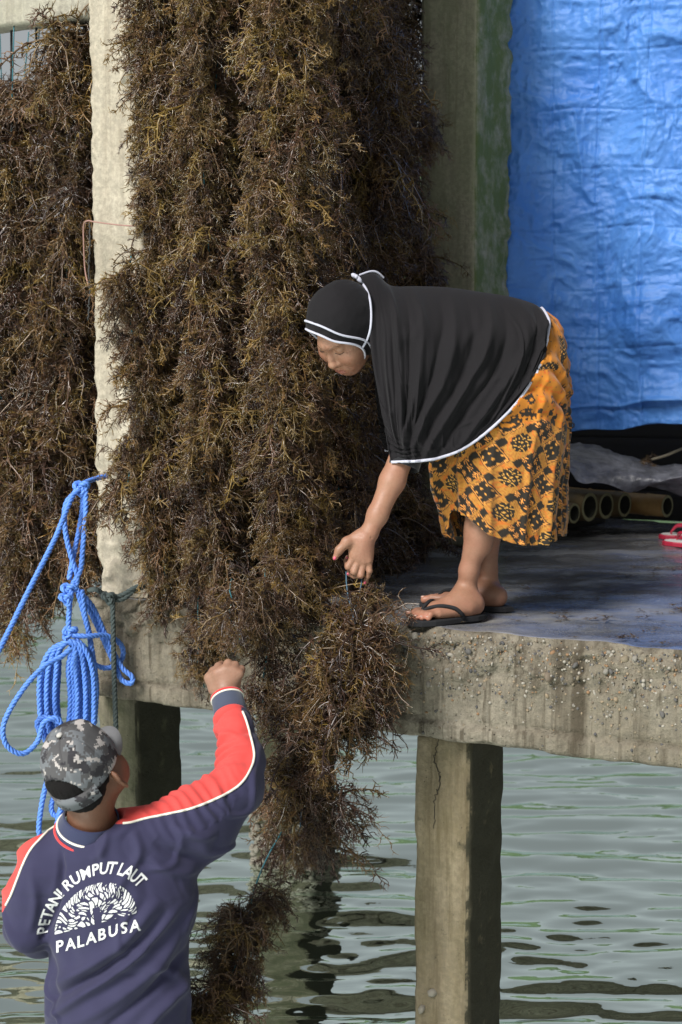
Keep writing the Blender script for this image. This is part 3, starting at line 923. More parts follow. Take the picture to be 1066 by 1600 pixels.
# ================================================================ people
def skin(name, base, rosy, rough=0.5, sss=0.08):
    n = NB(name)
    c = n.mix(n.ramp(n.noise(14, 5, 0.65), [(0.35, 0), (0.7, 1)]), base, rosy)
    c = n.mix(n.ramp(n.noise(38, 5, 0.7), [(0.5, 0), (0.72, 0.45)]), c, tuple(x * k for x, k in zip(base, (0.78, 0.68, 0.62))))
    c = n.mix(n.ramp(n.noise(160, 3), [(0.45, 0), (0.75, 0.35)]), c, tuple(x * 0.72 for x in base))
    c = n.mix(1.0, c, n.attr(), 'MULTIPLY')
    n.set(Base_Color=c, Roughness=rough, Specular_IOR_Level=0.4, Subsurface_Weight=sss, Subsurface_Radius=(0.012, 0.005, 0.003), Subsurface_Scale=0.5)
    h = n.math('ADD', n.math('MULTIPLY', n.noise(420, 4, 0.7), 0.6), n.math('MULTIPLY', n.noise(60, 4, 0.6), 0.6))
    n.set(Normal=n.bump(h, 0.28, 0.0025))
    n.set(Roughness=n.ramp(n.noise(30, 4), [(0.3, rough - 0.1), (0.7, rough + 0.15)]))
    return n.m
M['skin_w'] = skin('woman_skin', (0.285, 0.150, 0.094), (0.315, 0.145, 0.094))
M['skin_m'] = skin('man_skin', (0.125, 0.056, 0.031), (0.15, 0.064, 0.036))
def cloth(name, col, rough=0.85, weave=900, var=0.12, sheen=0.25):
    n = NB(name)
    c = n.mix(n.noise(5, 4), tuple(x * (1 - var) for x in col), tuple(x * (1 + var) for x in col))
    n.set(Base_Color=c, Roughness=rough, Specular_IOR_Level=0.12, Sheen_Weight=sheen, Sheen_Roughness=0.5)
    n.set(Normal=n.bump(n.noise(weave, 2), 0.12, 0.001))
    return n.m
M['hijab'] = cloth('charcoal_jersey', (0.0105, 0.0095, 0.0108), sheen=0.04)
M['trim'] = cloth('pale_piping', (0.44, 0.44, 0.52), 0.8)
M['sleeve_w'] = cloth('black_sleeve', (0.015, 0.015, 0.017))

# ---- head frame of the woman: face turned down, left and towards the camera
hU = unit(A(-0.45, -0.62, 0.62)); hL = A(0.77, -0.626, -0.11); hL = unit(hL - hU * (hL @ hU)); hF = np.cross(hL, hU)
hC = P(539, 512, 4.97)
HS = 1.12
def H(l, f, u): return hC + HS * (l * hL + f * hF + u * hU)
AX = (hL, hF, hU)
hC = P(536, 511, 4.95)

wo = thing('person', G(722, 968, DZ), 'person in charcoal headscarf cape and orange batik wrap skirt bending down from the deck edge', 'person')
lo = A(-0.07, 4.62, 1.485); hi = A(0.76, 5.42, 2.56)
B = Body(lo, hi, 0.003)
# torso, hidden under the cloth
B.cap(P(815, 568, 5.08), P(740, 545, 5.08), 0.10, 0.098, 0.05, sc=(A(0, 1, 0), 1.2))
B.cap(P(740, 545, 5.08), P(660, 525, 5.08), 0.105, 0.095, 0.05, sc=(A(0, 1, 0), 1.35))
B.cap(P(650, 515, 5.06), H(0, -0.035, -0.06), 0.05, 0.048, 0.04)
# legs
B.cap(P(824, 595, 5.0), P(752, 742, 4.97), 0.072, 0.054, 0.03)
B.chain([P(752, 742, 4.97), P(748, 830, 5.0), P(733, 892, 5.02), P(729, 936, 5.035)], [0.049, 0.0405, 0.0285, 0.028], 0.02)
B.cap(P(756, 800, 4.995), P(752, 850, 5.01), 0.036, 0.032, 0.03)
B.cap(P(828, 595, 5.15), P(780, 742, 5.16), 0.072, 0.054, 0.03)
B.chain([P(780, 742, 5.17), P(764, 830, 5.19), P(762, 890, 5.2), P(768, 932, 5.2)], [0.049, 0.039, 0.0285, 0.028], 0.02)
def foot(heel, toe, ankle, lat_sign):
    d = unit((toe - heel) * A(1, 1, 0)); lat = np.cross(A(0, 0, 1), d) * lat_sign   # lat points to the little toe
    L = np.linalg.norm((toe - heel)[:2]); base = heel + A(0, 0, 0.017)
    q = lambda a, b, c: base + d * a * L + lat * b + A(0, 0, c)
    B.cap(q(0.14, 0, 0.030), q(0.30, 0.002, 0.028), 0.0285, 0.025, 0.02)
    B.cap(q(0.28, 0.008, 0.022), q(0.66, 0.016, 0.019), 0.023, 0.0185, 0.02, sc=(lat, 1.5))
    B.cap(q(0.34, -0.006, 0.03), q(0.68, -0.022, 0.02), 0.027, 0.0185, 0.02)
    B.cap(ankle, q(0.28, 0, 0.045), 0.031, 0.031, 0.025)
    B.cap(ankle + A(0, 0, -0.03), q(0.6, -0.008, 0.024), 0.029, 0.021, 0.03)
    B.cap(ankle + d * 0.012 + A(0, 0, 0.02), q(0.42, -0.003, 0.036), 0.030, 0.026, 0.03)
    B.cap(ankle + A(0, 0, -0.015), q(0.17, 0, 0.035), 0.030, 0.029, 0.03)
    B.ell(ankle + lat * 0.030 + A(0, 0, -0.01), (d, lat, A(0, 0, 1)), (0.014, 0.010, 0.014), 0.012)
    tips = []
    for k, (b0, b1, ln, r) in enumerate(((-0.027, -0.027, 0.915, 0.0125), (-0.009, -0.008, 0.935, 0.0088), (0.005, 0.008, 0.905, 0.0084), (0.018, 0.023, 0.865, 0.0081), (0.030, 0.036, 0.815, 0.0080))):
        p0, p1, p2 = q(0.68, b0, 0.020), q((0.68 + ln) / 2 + 0.03, (b0 + b1) / 2, 0.0195), q(ln, b1, r + 0.001)
        B.chain([p0, p1, p2], [r * 1.15, r * 0.95, r], 0.007)
        tips.append((p2, d, lat, r))
    return tips
nh, nto = G(757, 967, DZ), G(637, 979, DZ)
fh, fto = G(797, 957, DZ), G(655, 949, DZ)
tipsN = foot(nh, nto, P(729, 936, 5.035), 1)
tipsF = foot(fh, fto, P(768, 932, 5.2), -1)
# near arm and hand
B.chain([P(655, 545, 4.97), P(637, 690, 4.885), P(613, 752, 4.848), P(590, 805, 4.82), P(576.5, 834, 4.81)], [0.046, 0.038, 0.0358, 0.0285, 0.0235], 0.02)
hd = 4.80
def Hn(X, Y, dd): return P(500 + X / 8.883, 810 + Y / 8.883, hd + dd)
B.chain([P(576.5, 834, 4.81), Hn(600, 330, 0.0)], [0.0235, 0.024], 0.02)
for (mx, my), r in (((478, 520), 0.0135), ((545, 560), 0.0135), ((612, 598), 0.0125), ((680, 585), 0.0115)):
    B.cap(Hn(610, 300, 0.004), Hn(mx, my, 0.0), 0.021, r, 0.016)
B.ell(Hn(560, 430, 0.006), (unit(A(1, 0, 0.6)), A(0, 1, 0), unit(A(-0.6, 0, 1))), (0.033, 0.017, 0.040), 0.02)
fing = (
    [(478, 520, 0.0), (392, 672, -0.006), (372, 600, 0.022), (385, 545, 0.03)],
    [(545, 560, 0.0), (475, 742, -0.010), (430, 735, 0.016), (412, 690, 0.034)],
    [(612, 598, 0.0), (568, 790, -0.008), (480, 800, 0.010), (405, 772, 0.020)],
    [(680, 585, 0.0), (690, 730, -0.004), (668, 800, 0.004), (628, 882, 0.010)])
frad = ([0.0115, 0.0100, 0.0085, 0.0078], [0.0115, 0.0102, 0.009, 0.0078], [0.011, 0.0096, 0.0085, 0.0074], [0.0098, 0.0084, 0.0074, 0.0066])
for pts, rr in zip(fing, frad):
    B.chain([Hn(*q) for q in pts], rr, 0.004)
B.chain([Hn(560, 240, 0.006), Hn(375, 330, -0.008), Hn(268, 440, -0.012), Hn(212, 545, -0.012)], [0.019, 0.0142, 0.0108, 0.0082], 0.012)
# far arm, hand on the far knee under the skirt
B.chain([P(655, 545, 5.2), P(700, 640, 5.26), P(748, 700, 5.25)], [0.048, 0.036, 0.026], 0.02)
B.cap(P(748, 700, 5.25), P(768, 722, 5.24), 0.028, 0.022, 0.02)
# head
B.ell(H(0, -0.012, 0.03), AX, HS * A(0.074, 0.09, 0.088), 0.02)
B.ell(H(0, 0.026, -0.045), AX, HS * A(0.063, 0.062, 0.072), 0.03)
B.ell(H(0, 0.058, -0.096), AX, HS * A(0.026, 0.022, 0.019), 0.035)
for s in (-1, 1):
    B.ell(H(s * 0.037, 0.058, -0.036), AX, HS * A(0.024, 0.023, 0.024), 0.03)
B.cap(H(-0.032, 0.068, 0.021), H(0, 0.076, 0.018), 0.012, 0.012, 0.02)
B.cap(H(0.032, 0.068, 0.021), H(0, 0.076, 0.018), 0.012, 0.012, 0.02)
for s in (-1, 1):
    B.ell(H(s * 0.031, 0.092, 0.001), AX, HS * A(0.017, 0.014, 0.0095), 0.012, op='sub')
    B.ell(H(s * 0.031, 0.066, -0.001), AX, HS * A(0.0145, 0.0150, 0.0125), 0.005)
B.chain([H(0, 0.078, 0.010), H(0, 0.088, -0.020), H(0, 0.096, -0.037)], [0.0075, 0.0085, 0.0105], 0.012)
B.ell(H(0, 0.096, -0.040), AX, HS * A(0.0135, 0.0110, 0.0105), 0.009)
for s in (-1, 1):
    B.ell(H(s * 0.0150, 0.085, -0.043), AX, HS * A(0.0092, 0.0105, 0.0082), 0.005)
B.ell(H(0, 0.076, -0.072), AX, HS * A(0.030, 0.014, 0.020), 0.02)
B.chain([H(-0.020, 0.081, -0.0705), H(0, 0.088, -0.0665), H(0.020, 0.081, -0.0705)], [0.0034, 0.0066, 0.0034], 0.006)
B.chain([H(-0.017, 0.080, -0.0765), H(0, 0.0865, -0.080), H(0.017, 0.080, -0.0765)], [0.0034, 0.0074, 0.0034], 0.006)
B.chain([H(-0.024, 0.083, -0.0735), H(0, 0.0955, -0.0735), H(0.024, 0.083, -0.0735)], [0.0016, 0.0036, 0.0016], 0.004, op='sub')
for s in (-1, 1): B.cap(H(s * 0.024, 0.094, -0.043), H(s * 0.036, 0.080, -0.068), 0.0015, 0.0015, 0.012, op='sub')
for s in (-1, 1):
    for k, (u0, u1) in enumerate(((0.004, 0.010), (-0.003, -0.002), (-0.009, -0.014))):
        B.cap(H(s * 0.049, 0.068, u0 - 0.003), H(s * 0.061, 0.052, u1 - 0.003), 0.0008, 0.0005, 0.004, op='sub')
    B.cap(H(s * 0.006, 0.088, 0.012), H(s * 0.007, 0.088, 0.026), 0.0012, 0.0008, 0.005, op='sub')
for k in range(3): B.cap(H(-0.03, 0.094 - 0.004 * k, 0.040 + 0.012 * k), H(0.03, 0.094 - 0.004 * k, 0.040 + 0.012 * k), 0.0012, 0.0012, 0.006, op='sub')
for (kx, ky) in ((478, 520), (545, 560), (612, 598), (680, 585)):        # knuckles and tendons on the back of the hand
    B.ell(Hn(kx, ky, -0.009), (A(1, 0, 0), A(0, 1, 0), A(0, 0, 1)), (0.0075, 0.005, 0.0075), 0.005)
    B.cap(Hn(kx, ky, -0.010), Hn(600 + (kx - 580) * 0.25, 330, -0.011), 0.004, 0.003, 0.006)
B.cap(Hn(535, 225, -0.02), Hn(735, 275, -0.018), 0.0010, 0.0010, 0.004, op='sub')
wv, wf = B.mesh()
wv = relax(wv, wf, 1, 0.35)
loc = np.stack([(wv - hC) @ hL, (wv - hC) @ hF, (wv - hC) @ hU], 1) / HS
colr = np.ones((len(wv), 3))
lip = np.exp(-((loc[:, 0] / 0.021) ** 2) ** 2) * np.exp(-(((loc[:, 2] + 0.0735) / 0.010) ** 2) ** 2) * (loc[:, 1] > 0.075)
colr = colr * (1 - lip[:, None] * A(0.10, 0.36, 0.28))
blush = np.exp(-(((np.abs(loc[:, 0]) - 0.04) / 0.02) ** 2 + ((loc[:, 2] + 0.035) / 0.022) ** 2)) * (loc[:, 1] > 0.03)
colr = colr * (1 - blush[:, None] * A(0.0, 0.10, 0.10))
for tp in tipsN + tipsF:                                       # pink toe ends
    dd = np.linalg.norm(wv - tp[0], axis=1); g = np.exp(-(dd / 0.014) ** 2)[:, None]
    colr = colr * (1 + g * A(0.22, 0.02, 0.02))
body = part('body', wv, wf, M['skin_w'], wo, col=colr)
w_bvh = BVHTree.FromPolygons(wv.tolist(), wf.tolist())
def on_skin(bvh, p, off):
    q = bvh.find_nearest(Vector(p)); n = np.array(q[1])
    return np.array(q[0]) + n * off
def front_of(l, u, off):
    h = w_bvh.ray_cast(Vector(H(l, 0.2, u)), Vector(-hF)); return np.array(h[0]) + hF * off
def ellip(c, axes, r, sub=None):
    v = ICO_V * A(*r); return v @ np.stack(axes, 0) + c, ICO_F
dark_hair = plain('dark_brow_hair', (0.02, 0.014, 0.011), 0.8)
browm = plain('thin_brow', (0.17, 0.095, 0.062), 0.9)
for s in (-1, 1):
    lash = catmull([front_of(s * (0.031 + a), -0.0065 - 0.0035 * (1 - (a / 0.014) ** 2), 0.0004) for a in (-0.013, -0.0065, 0, 0.0065, 0.0135)], 16)
    v, f = tube(lash, np.interp(np.linspace(0, 1, 16), [0, 0.5, 1], [0.0008, 0.0015, 0.0010]), 5); part('eyelash', v, f, dark_hair, wo)
    br = catmull([front_of(s * a, u, 0.0002) for a, u in ((0.015, 0.0155), (0.027, 0.0205), (0.040, 0.0205), (0.050, 0.014))], 16)
    v, f = tube(br, np.interp(np.linspace(0, 1, 16), [0, 0.4, 1], [0.0016, 0.0022, 0.0008]), 5); part('eyebrow', v, f, browm, wo)
nail = plain('red_pink_nail', (0.62, 0.10, 0.16), 0.3)
for c, dr, sz in ((Hn(205, 552, -0.0205), unit(A(-0.45, 0, -0.9)), (0.0045, 0.003, 0.006)), (Hn(625, 892, 0.0035), unit(A(-0.35, 0, -0.9)), (0.0042, 0.003, 0.0055)), (Hn(375, 560, 0.022), unit(A(0.2, 0, 1)), (0.0045, 0.003, 0.006)), (Hn(396, 770, 0.0125), unit(A(-1, 0, 0.2)), (0.004, 0.003, 0.0055))):
    side = unit(np.cross(dr, A(0, 1, 0)))
    v, f = ellip(c, (side, np.cross(side, dr), dr), sz); part('fingernail', v, f, nail, wo)
tn = plain('pale_toenail', (0.46, 0.29, 0.23), 0.35)
for p2, d_, l_, r_ in tipsN + tipsF[:1]:
    v, f = ellip(p2 + A(0, 0, r_ * 0.72) + d_ * r_ * 0.35, (d_, l_, A(0, 0, 1)), (r_ * 0.62, r_ * 0.6, r_ * 0.32)); part('toenail', v, f, tn, wo)

# ---- headscarf: hood round the head
def hood_pt(al, ph, infl=0.0):
    """al: angle from the face direction, ph: angle round it from the crown."""
    al, ph = np.broadcast_arrays(np.asarray(al, float), np.asarray(ph, float))
    d = np.stack([np.sin(al) * np.sin(ph), np.cos(al), np.sin(al) * np.cos(ph)], -1)
    ru = np.where(d[..., 2] > 0, 0.110, 0.128)
    rf = np.where(d[..., 1] > 0, 0.099, 0.112)
    k = 1 / np.sqrt((d[..., 0] / 0.088) ** 2 + (d[..., 1] / rf) ** 2 + (d[..., 2] / ru) ** 2)
    q = d * (k + infl)[..., None]
    return hC + HS * ((q[..., 0:1]) * hL + (q[..., 1:2] - 0.006) * hF + (q[..., 2:3] + 0.012) * hU)
def rim(ph, add=0.0):
    c = np.cos(ph)
    return R(51) + R(15) * (-c) + R(9) * (1 - c * c) + add - R(17) * np.exp(-((((ph + np.pi) % (2 * np.pi) - np.pi) - R(66)) / R(45)) ** 2)
nphi = 120
ph = np.linspace(0, 2 * np.pi, nphi, endpoint=False)
rows = np.linspace(0, 1, 50)
al = rim(ph)[None] + (np.pi - rim(ph)[None]) * rows[:, None]
V = hood_pt(al, ph[None])
wr = 0.0022 * fbm(np.stack([np.sin(ph)[None] * 3 + 0 * al, np.cos(ph)[None] * 3 + 0 * al, al * 2.5], -1), 3, 4)
nn = V - hC; V = V + nn / np.linalg.norm(nn, axis=2, keepdims=True) * wr[..., None]
inner = hood_pt(rim(ph)[None] + R(2), ph[None], -0.008)
V = np.concatenate([inner, V], 0)
V_hood, F_hood = V.reshape(-1, 3), grid_faces(len(V), nphi, True)
hood = part('headscarf_hood', V.reshape(-1, 3), grid_faces(len(V), nphi, True), M['hijab'], wo)
def loop(pts, r, parent, mat=None, name='piping', closed=True, flat=1.0):
    if closed: pts = np.vstack([pts, pts[:2]])
    v, f = tube(pts, r, 6); return part(name, v, f, mat or M['trim'], parent)
loop(hood_pt(rim(ph) + 0.01, ph, 0.0015), 0.0036, hood)
bp = np.linspace(R(-135), R(135), 90)
badd = R(14.5) + 0 * bp
loop(hood_pt(rim(bp) + badd, bp, 0.001), 0.0036, hood, closed=False)

# ---- the cape of the headscarf
CAPE = [
    [(560, 433, 5.03), (577, 475, 4.915), (578, 530, 4.885), (588, 600, 4.86), (600, 660, 4.84), (612, 722, 4.825)],
    [(586, 427, 5.05), (600, 490, 4.91), (606, 560, 4.865), (612, 630, 4.84), (620, 685, 4.825), (634, 721, 4.815)],
    [(611, 446, 5.08), (632, 500, 4.89), (636, 570, 4.85), (638, 640, 4.83), (642, 690, 4.815), (658, 720, 4.81)],
    [(650, 447, 5.09), (672, 510, 4.885), (675, 590, 4.85), (668, 650, 4.835), (672, 695, 4.82), (688, 715, 4.825)],
    [(700, 449, 5.09), (722, 515, 4.895), (723, 590, 4.865), (716, 650, 4.85), (715, 688, 4.845), (727, 699, 4.85)],
    [(750, 456, 5.09), (776, 515, 4.905), (778, 575, 4.88), (770, 625, 4.87), (764, 656, 4.865), (770, 667, 4.865)],
    [(795, 463, 5.09), (822, 510, 4.92), (826, 555, 4.90), (817, 595, 4.885), (810, 615, 4.88), (813, 622, 4.88)],
    [(830, 473, 5.09), (848, 500, 4.955), (850, 525, 4.935), (846, 550, 4.92), (841, 568, 4.91), (840, 576, 4.91)],
    [(846, 482, 5.09), (856, 497, 5.0), (858, 510, 4.975), (857, 522, 4.95), (855, 530, 4.94), (853, 536, 4.94)]]
g = np.array([[P(*q) for q in c] for c in CAPE])
mid = g[:, :1, 1:2]
far = g[:, :0:-1].copy(); far[:, :, 1] = 2 * mid[:, :, 0] - far[:, :, 1] + 0.02
gg = np.concatenate([far, g], 1)                    # 9 x 11
NU, NV = 300, 230
gv = catmull(gg, NU)
gv = np.swapaxes(catmull(np.swapaxes(gv, 0, 1), NV), 0, 1)
uu = np.linspace(0, 1, NU)[:, None]; vv = np.abs(np.linspace(-1, 1, NV))[None]
side = np.sign(np.linspace(-1, 1, NV))[None]
n = np.cross(np.gradient(gv, axis=0), np.gradient(gv, axis=1)); n /= np.linalg.norm(n, axis=2, keepdims=True) + 1e-9
if n[NU // 2, int(NV * 0.8), 1] > 0: n = -n
disp = np.zeros((NU, NV))
FOLDS = [(0.10, 0.03, 0.012, 0.016, 0.15), (0.165, -0.02, 0.014, -0.014, 0.1), (0.225, -0.05, 0.016, 0.020, 0.0), (0.30, -0.14, 0.018, -0.018, 0.05), (0.36, -0.20, 0.020, 0.020, 0.0), (0.45, -0.27, 0.022, -0.022, 0.02),
         (0.51, -0.30, 0.018, 0.024, 0.0), (0.575, -0.33, 0.024, -0.022, 0.05), (0.64, -0.36, 0.019, 0.030, 0.0), (0.71, -0.36, 0.024, -0.018, 0.0), (0.79, -0.34, 0.026, 0.020, 0.05), (0.86, -0.26, 0.02, -0.014, 0.0), (0.91, -0.20, 0.022, 0.014, 0.0)]
for u0, sl, wd, am, v0 in FOLDS:
    x = uu - (u0 + sl * vv ** 1.4 + 0.012 * vnoise(np.stack([vv * 4 + u0 * 50, 0 * vv, side * 3], -1), 2)) 
    env = smooth01((vv - v0) / 0.3) * (0.45 + 0.55 * smooth01((1.05 - vv) / 0.5))
    prof = np.exp(-(x / wd) ** 2) if am > 0 else np.exp(-(np.abs(x) / (wd * 0.8)) ** 1.5)
    disp += 0.75 * am * env * prof * (0.55 + 0.6 * vnoise(np.stack([vv * 2.5 + u0 * 31, 0 * vv, side * 2], -1), 9) ** 2 + 0.25)
disp += 0.006 * fbm(np.stack([uu * 14 + 0 * vv + side * 7, vv * 2.2 + 0 * uu, 0 * uu + 0 * vv], -1), 3, 5) * smooth01(vv / 0.3)
wq = np.stack([uu * 9 + 1.2 * vv + 0.5 * vnoise(np.stack([uu * 6 + 0 * vv, vv * 3 + 0 * uu, 0 * uu + 0 * vv], -1), 51), vv * 2.0 + 0 * uu, side * 3 + 0 * uu], -1)
rw = 1 - np.abs(vnoise(wq, 52)); disp += 0.010 * smooth01((rw - 0.70) / 0.30) * smooth01((vv - 0.08) / 0.25)
wq2 = wq * A(2.3, 2.6, 1) + 4; rw = 1 - np.abs(vnoise(wq2, 53)); disp += 0.004 * smooth01((rw - 0.7) / 0.3) * smooth01((vv - 0.2) / 0.4)
# gathered creases above the sleeve
ga = np.exp(-((uu - 0.10) / 0.13) ** 2) * np.exp(-((vv - 0.90) / 0.09) ** 2)
disp += ga * 0.007 * np.sin(vv * 150 + uu * 26)
disp *= smooth01((1.0 - uu) / 0.10) * (1 - 0.5 * smooth01((vv - 0.93) / 0.07))
gv = gv + n * disp[..., None]
V = gv.reshape(-1, 3)
cape = part('headscarf_cape', V, grid_faces(NU, NV), M['hijab'], wo)
mo = cape.modifiers.new('thick', 'SOLIDIFY'); mo.thickness = 0.0025; mo.offset = -1
hem = np.vstack([gv[:, -1], gv[::-1][1:, 0]]) if False else gv[:, -1]
def ribbon(P_, N_):
    a, b = P_.shape[:2]; th = 0.0022
    V = np.concatenate([(P_ + N_ * th).reshape(-1, 3), (P_ + N_ * 0.0003).reshape(-1, 3)]); f = grid_faces(a, b)
    e = []
    for r0 in (0, a - 1): e += [(r0 * b + k, r0 * b + k + 1, a * b + r0 * b + k + 1, a * b + r0 * b + k) for k in range(b - 1)]
    for c0 in (0, b - 1): e += [(k * b + c0, (k + 1) * b + c0, a * b + (k + 1) * b + c0, a * b + k * b + c0) for k in range(a - 1)]
    part('piping', V, np.vstack([f, f[:, ::-1] + a * b, np.array(e)]), M['trim'], cape)
kw_ = 1 + np.arange(4)
loop(gv[:, -1] + n[:, -1] * 0.0015, 0.0046, cape, closed=False)
loop(gv[:, 0] + n[:, 0] * 0.0015, 0.004, cape, closed=False)
loop(gv[-1] + n[-1] * 0.0015, 0.0044, cape, closed=False)
half = NV // 2
loop(gv[3:58, half] + n[3:58, half] * 0.003 + A(0, 0, 0.002), 0.0036, cape, closed=False)
kn = P(556, 433, 4.97)
for c, ax, sz in ((kn + A(-0.004, 0, 0.004), unit(A(-0.8, 0, 0.5)), (0.011, 0.007, 0.007)), (kn + A(0.009, -0.006, -0.006), unit(A(0.6, 0, -0.8)), (0.014, 0.007, 0.006)), (kn + A(0.002, -0.008, 0.001), unit(A(0, 0, 1)), (0.007, 0.006, 0.007))):
    s2 = unit(np.cross(ax, A(0.1, 1, 0))); v, f = ellip(c, (ax, s2, np.cross(ax, s2)), sz); part('bow', v, f, M['trim'], hood)
hb = BVHTree.FromPolygons(np.vstack([V_hood, gv.reshape(-1, 3)]).tolist(), np.vstack([F_hood, grid_faces(NU, NV) + len(V_hood)]).tolist())
def on_scarf(x, y, off):
    a, b = P(x, y, 3.5), P(x, y, 6.0); h = hb.ray_cast(Vector(a), Vector(unit(b - a)))
    return None if h[0] is None else np.array(h[0]) - unit(b - a) * off
q = [on_scarf(x, y, 0.003) for x, y in ((557, 435), (566, 442), (573, 453), (578, 468), (580, 485), (580, 503), (578, 518), (574, 530), (569, 539), (566, 544))]
loop(catmull(np.array([p for p in q if p is not None]), 60), 0.0036, cape, closed=False)
# sleeve cuff
a0, a1 = P(640, 697, 4.872), P(630, 731, 4.853)
v, f = tube(np.linspace(a0, a1, 8), np.linspace(0.050, 0.0465, 8), 28, close=False); part('sleeve', v, f, M['sleeve_w'], wo)

# ---- batik wrap skirt
def batik(u, v):
    """Printed cloth colours at metres (u, v) on the cloth, v down."""
    P2 = np.stack([u, v, 0 * u], -1)
    base = A(0.42, 0.150, 0.015) * (1 + 0.12 * vnoise(P2 * 25, 1)[..., None])
    cr = np.abs(fbm(P2 * A(38, 60, 1), 3, 2)); red = smooth01((0.16 - cr) / 0.12) * smooth01((vnoise(P2 * 9, 3) + 0.35) / 0.6)
    c = base + (A(0.50, 0.085, 0.01) - base) * (0.75 * red)[..., None]
    black = A(0.018, 0.014, 0.01)
    def put(c, m, col): m = np.clip(m, 0, 1)[..., None]; return c * (1 - m) + col * m
    def flower(x, y, r, k=8, ph=0.0, inner=0.25):
        rr = np.hypot(x, y) / r; a = np.arctan2(y, x) + ph
        pet = 0.55 + 0.45 * np.cos(k * a)
        return ((rr < 0.35 + 0.65 * pet) & (rr > inner) & (pet > 0.25)) | (rr < inner * 0.6)
    up = v < 0.285
    # upper field: scattered flowers, dots
    S = 0.068; iu, iv = np.floor(u / S), np.floor(v / S)
    hx = _hash(iu, iv, 0 * iu, 5); hy = _hash(iu, iv, 0 * iu + 1, 6); hk = _hash(iu, iv, 0 * iu + 2, 7)
    x, y = u - (iu + 0.3 + 0.4 * hx) * S, v - (iv + 0.3 + 0.4 * hy) * S
    fl = flower(x, y, 0.020, 8, hx * 6) & (hk < 0.62)
    c = put(c, (fl & up).astype(float), black)
    S2 = 0.03; x2, y2 = (u / S2) % 1 - 0.5, (v / S2 + 0.5 * (np.floor(u / S2) % 2)) % 1 - 0.5
    c = put(c, ((np.hypot(x2, y2) < 0.07) & up).astype(float), black * 3)
    # big dark motifs with small gold flowers: a heart and a leaf
    def motif(c, m, sc=0.012, line=A(0.55, 0.26, 0.06)):
        c = put(c, m.astype(float), black)
        xx, yy = (u / sc) % 1 - 0.5, (v / sc + 0.5 * (np.floor(u / sc) % 2)) % 1 - 0.5
        a = np.arctan2(yy, xx); rr = np.hypot(xx, yy)
        return put(c, (m & (rr < 0.22 + 0.16 * np.cos(5 * a)) & (rr > 0.09)).astype(float), line)
    for hu, hv, s in ((-0.165, 0.115, 0.034), (0.06, 0.10, 0.03), (0.62, 0.11, 0.032)):
        x, y = (u - hu) / s, (v - hv) / s
        heart = ((x * x + y * y * 0.55 - 0.55) ** 3 + x * x * y ** 3 * 0.5 < 0.0) | ((np.abs(x) < 0.25) & (y > 0.5) & (y < 1.6 - np.abs(x)))
        c = motif(c, heart & up)
    for fu, fv, s in ((-0.06, 0.165, 0.055), (-0.27, 0.20, 0.05), (0.56, 0.2, 0.05)):
        x, y = (u - fu) / s, (v - fv + 0.004 * np.sin(u * 60)) / s
        leaf = (np.abs(y) < 0.22 * np.sqrt(np.clip(1 - x * x, 0, 1)) + 0.10 * (np.abs(x) > 0.8) * (np.abs(x) < 1.1)) & (np.abs(x) < 1.1)
        c = motif(c, leaf & up, 0.011)
    # leafy border
    bv = v - 0.30 - 0.018 * np.sin(u * 26) ; bd = np.abs(bv) < 0.042
    lf = vnoise(P2 * A(52, 52, 1) + 3.3, 12) + 0.5 * vnoise(P2 * A(120, 120, 1), 13)
    c = put(c, (bd & (lf > -0.02) & (lf < 0.62)).astype(float), black)
    # lower field: slanted checks
    dn = (bv > 0.042)
    th = R(33); a, b = u * math.cos(th) + v * math.sin(th), -u * math.sin(th) + v * math.cos(th)
    S = 0.076; i, j = np.floor(a / S), np.floor(b / S); x, y = a / S - i, b / S - j
    hat = np.abs(((b * 330 + 0.7 * vnoise(P2 * 60, 3) * 3) % 1) - 0.5)
    strip = np.where((hat < 0.17)[..., None], A(0.30, 0.11, 0.02), A(0.39, 0.175, 0.030))
    red2 = smooth01((0.14 - np.abs(vnoise(P2 * A(30, 44, 1), 33))) / 0.1)
    strip = strip * (1 - 0.6 * red2[..., None]) + A(0.52, 0.10, 0.012) * 0.6 * red2[..., None]
    c = np.where(dn[..., None], strip, c)
    kind = (i + 2 * j) % 3
    # dark panels with orange stars
    pan = (x > 0.27) & (y > 0.05) & (y < 0.95) & dn & (kind == 0)
    c = put(c, pan.astype(float), black)
    xs, ys = (x - 0.27) / 0.73 * 2 % 1 - 0.5, y * 3 % 1 - 0.5
    rr, aa = np.hypot(xs, ys * 0.9), np.arctan2(ys, xs)
    c = put(c, (pan & (rr < 0.20 + 0.17 * np.cos(8 * aa)) & (rr > 0.05)).astype(float), A(0.72, 0.28, 0.06))
    # round medallions of outlined petals
    rr, aa = np.hypot(x - 0.62, y - 0.5), np.arctan2(y - 0.5, x - 0.62)
    med = (rr < 0.37 + 0.02 * np.cos(12 * aa)) & dn & (kind == 1)
    c = put(c, med.astype(float), black)
    ring = np.abs((rr * 9 + 0.9 * np.cos(6 * aa)) % 2 - 1)
    c = put(c, (med & ((ring < 0.18) | (rr < 0.04))).astype(float), A(0.60, 0.30, 0.06))
    # tangled foliage panels
    tg = (x > 0.27) & (y > 0.06) & (y < 0.94) & dn & (kind == 2)
    c = put(c, tg.astype(float), black)
    xs, ys = (x - 0.27) / 0.73 * 3 % 1 - 0.5, y * 4 % 1 - 0.5
    c = put(c, (tg & (np.abs(xs) + np.abs(ys) < 0.24)).astype(float), A(0.55, 0.24, 0.045))
    frame = tg & ((np.abs(x - 0.635) > 0.30) | (np.abs(y - 0.5) > 0.37)) & ((np.abs(x - 0.635) < 0.335) & (np.abs(y - 0.5) < 0.41))
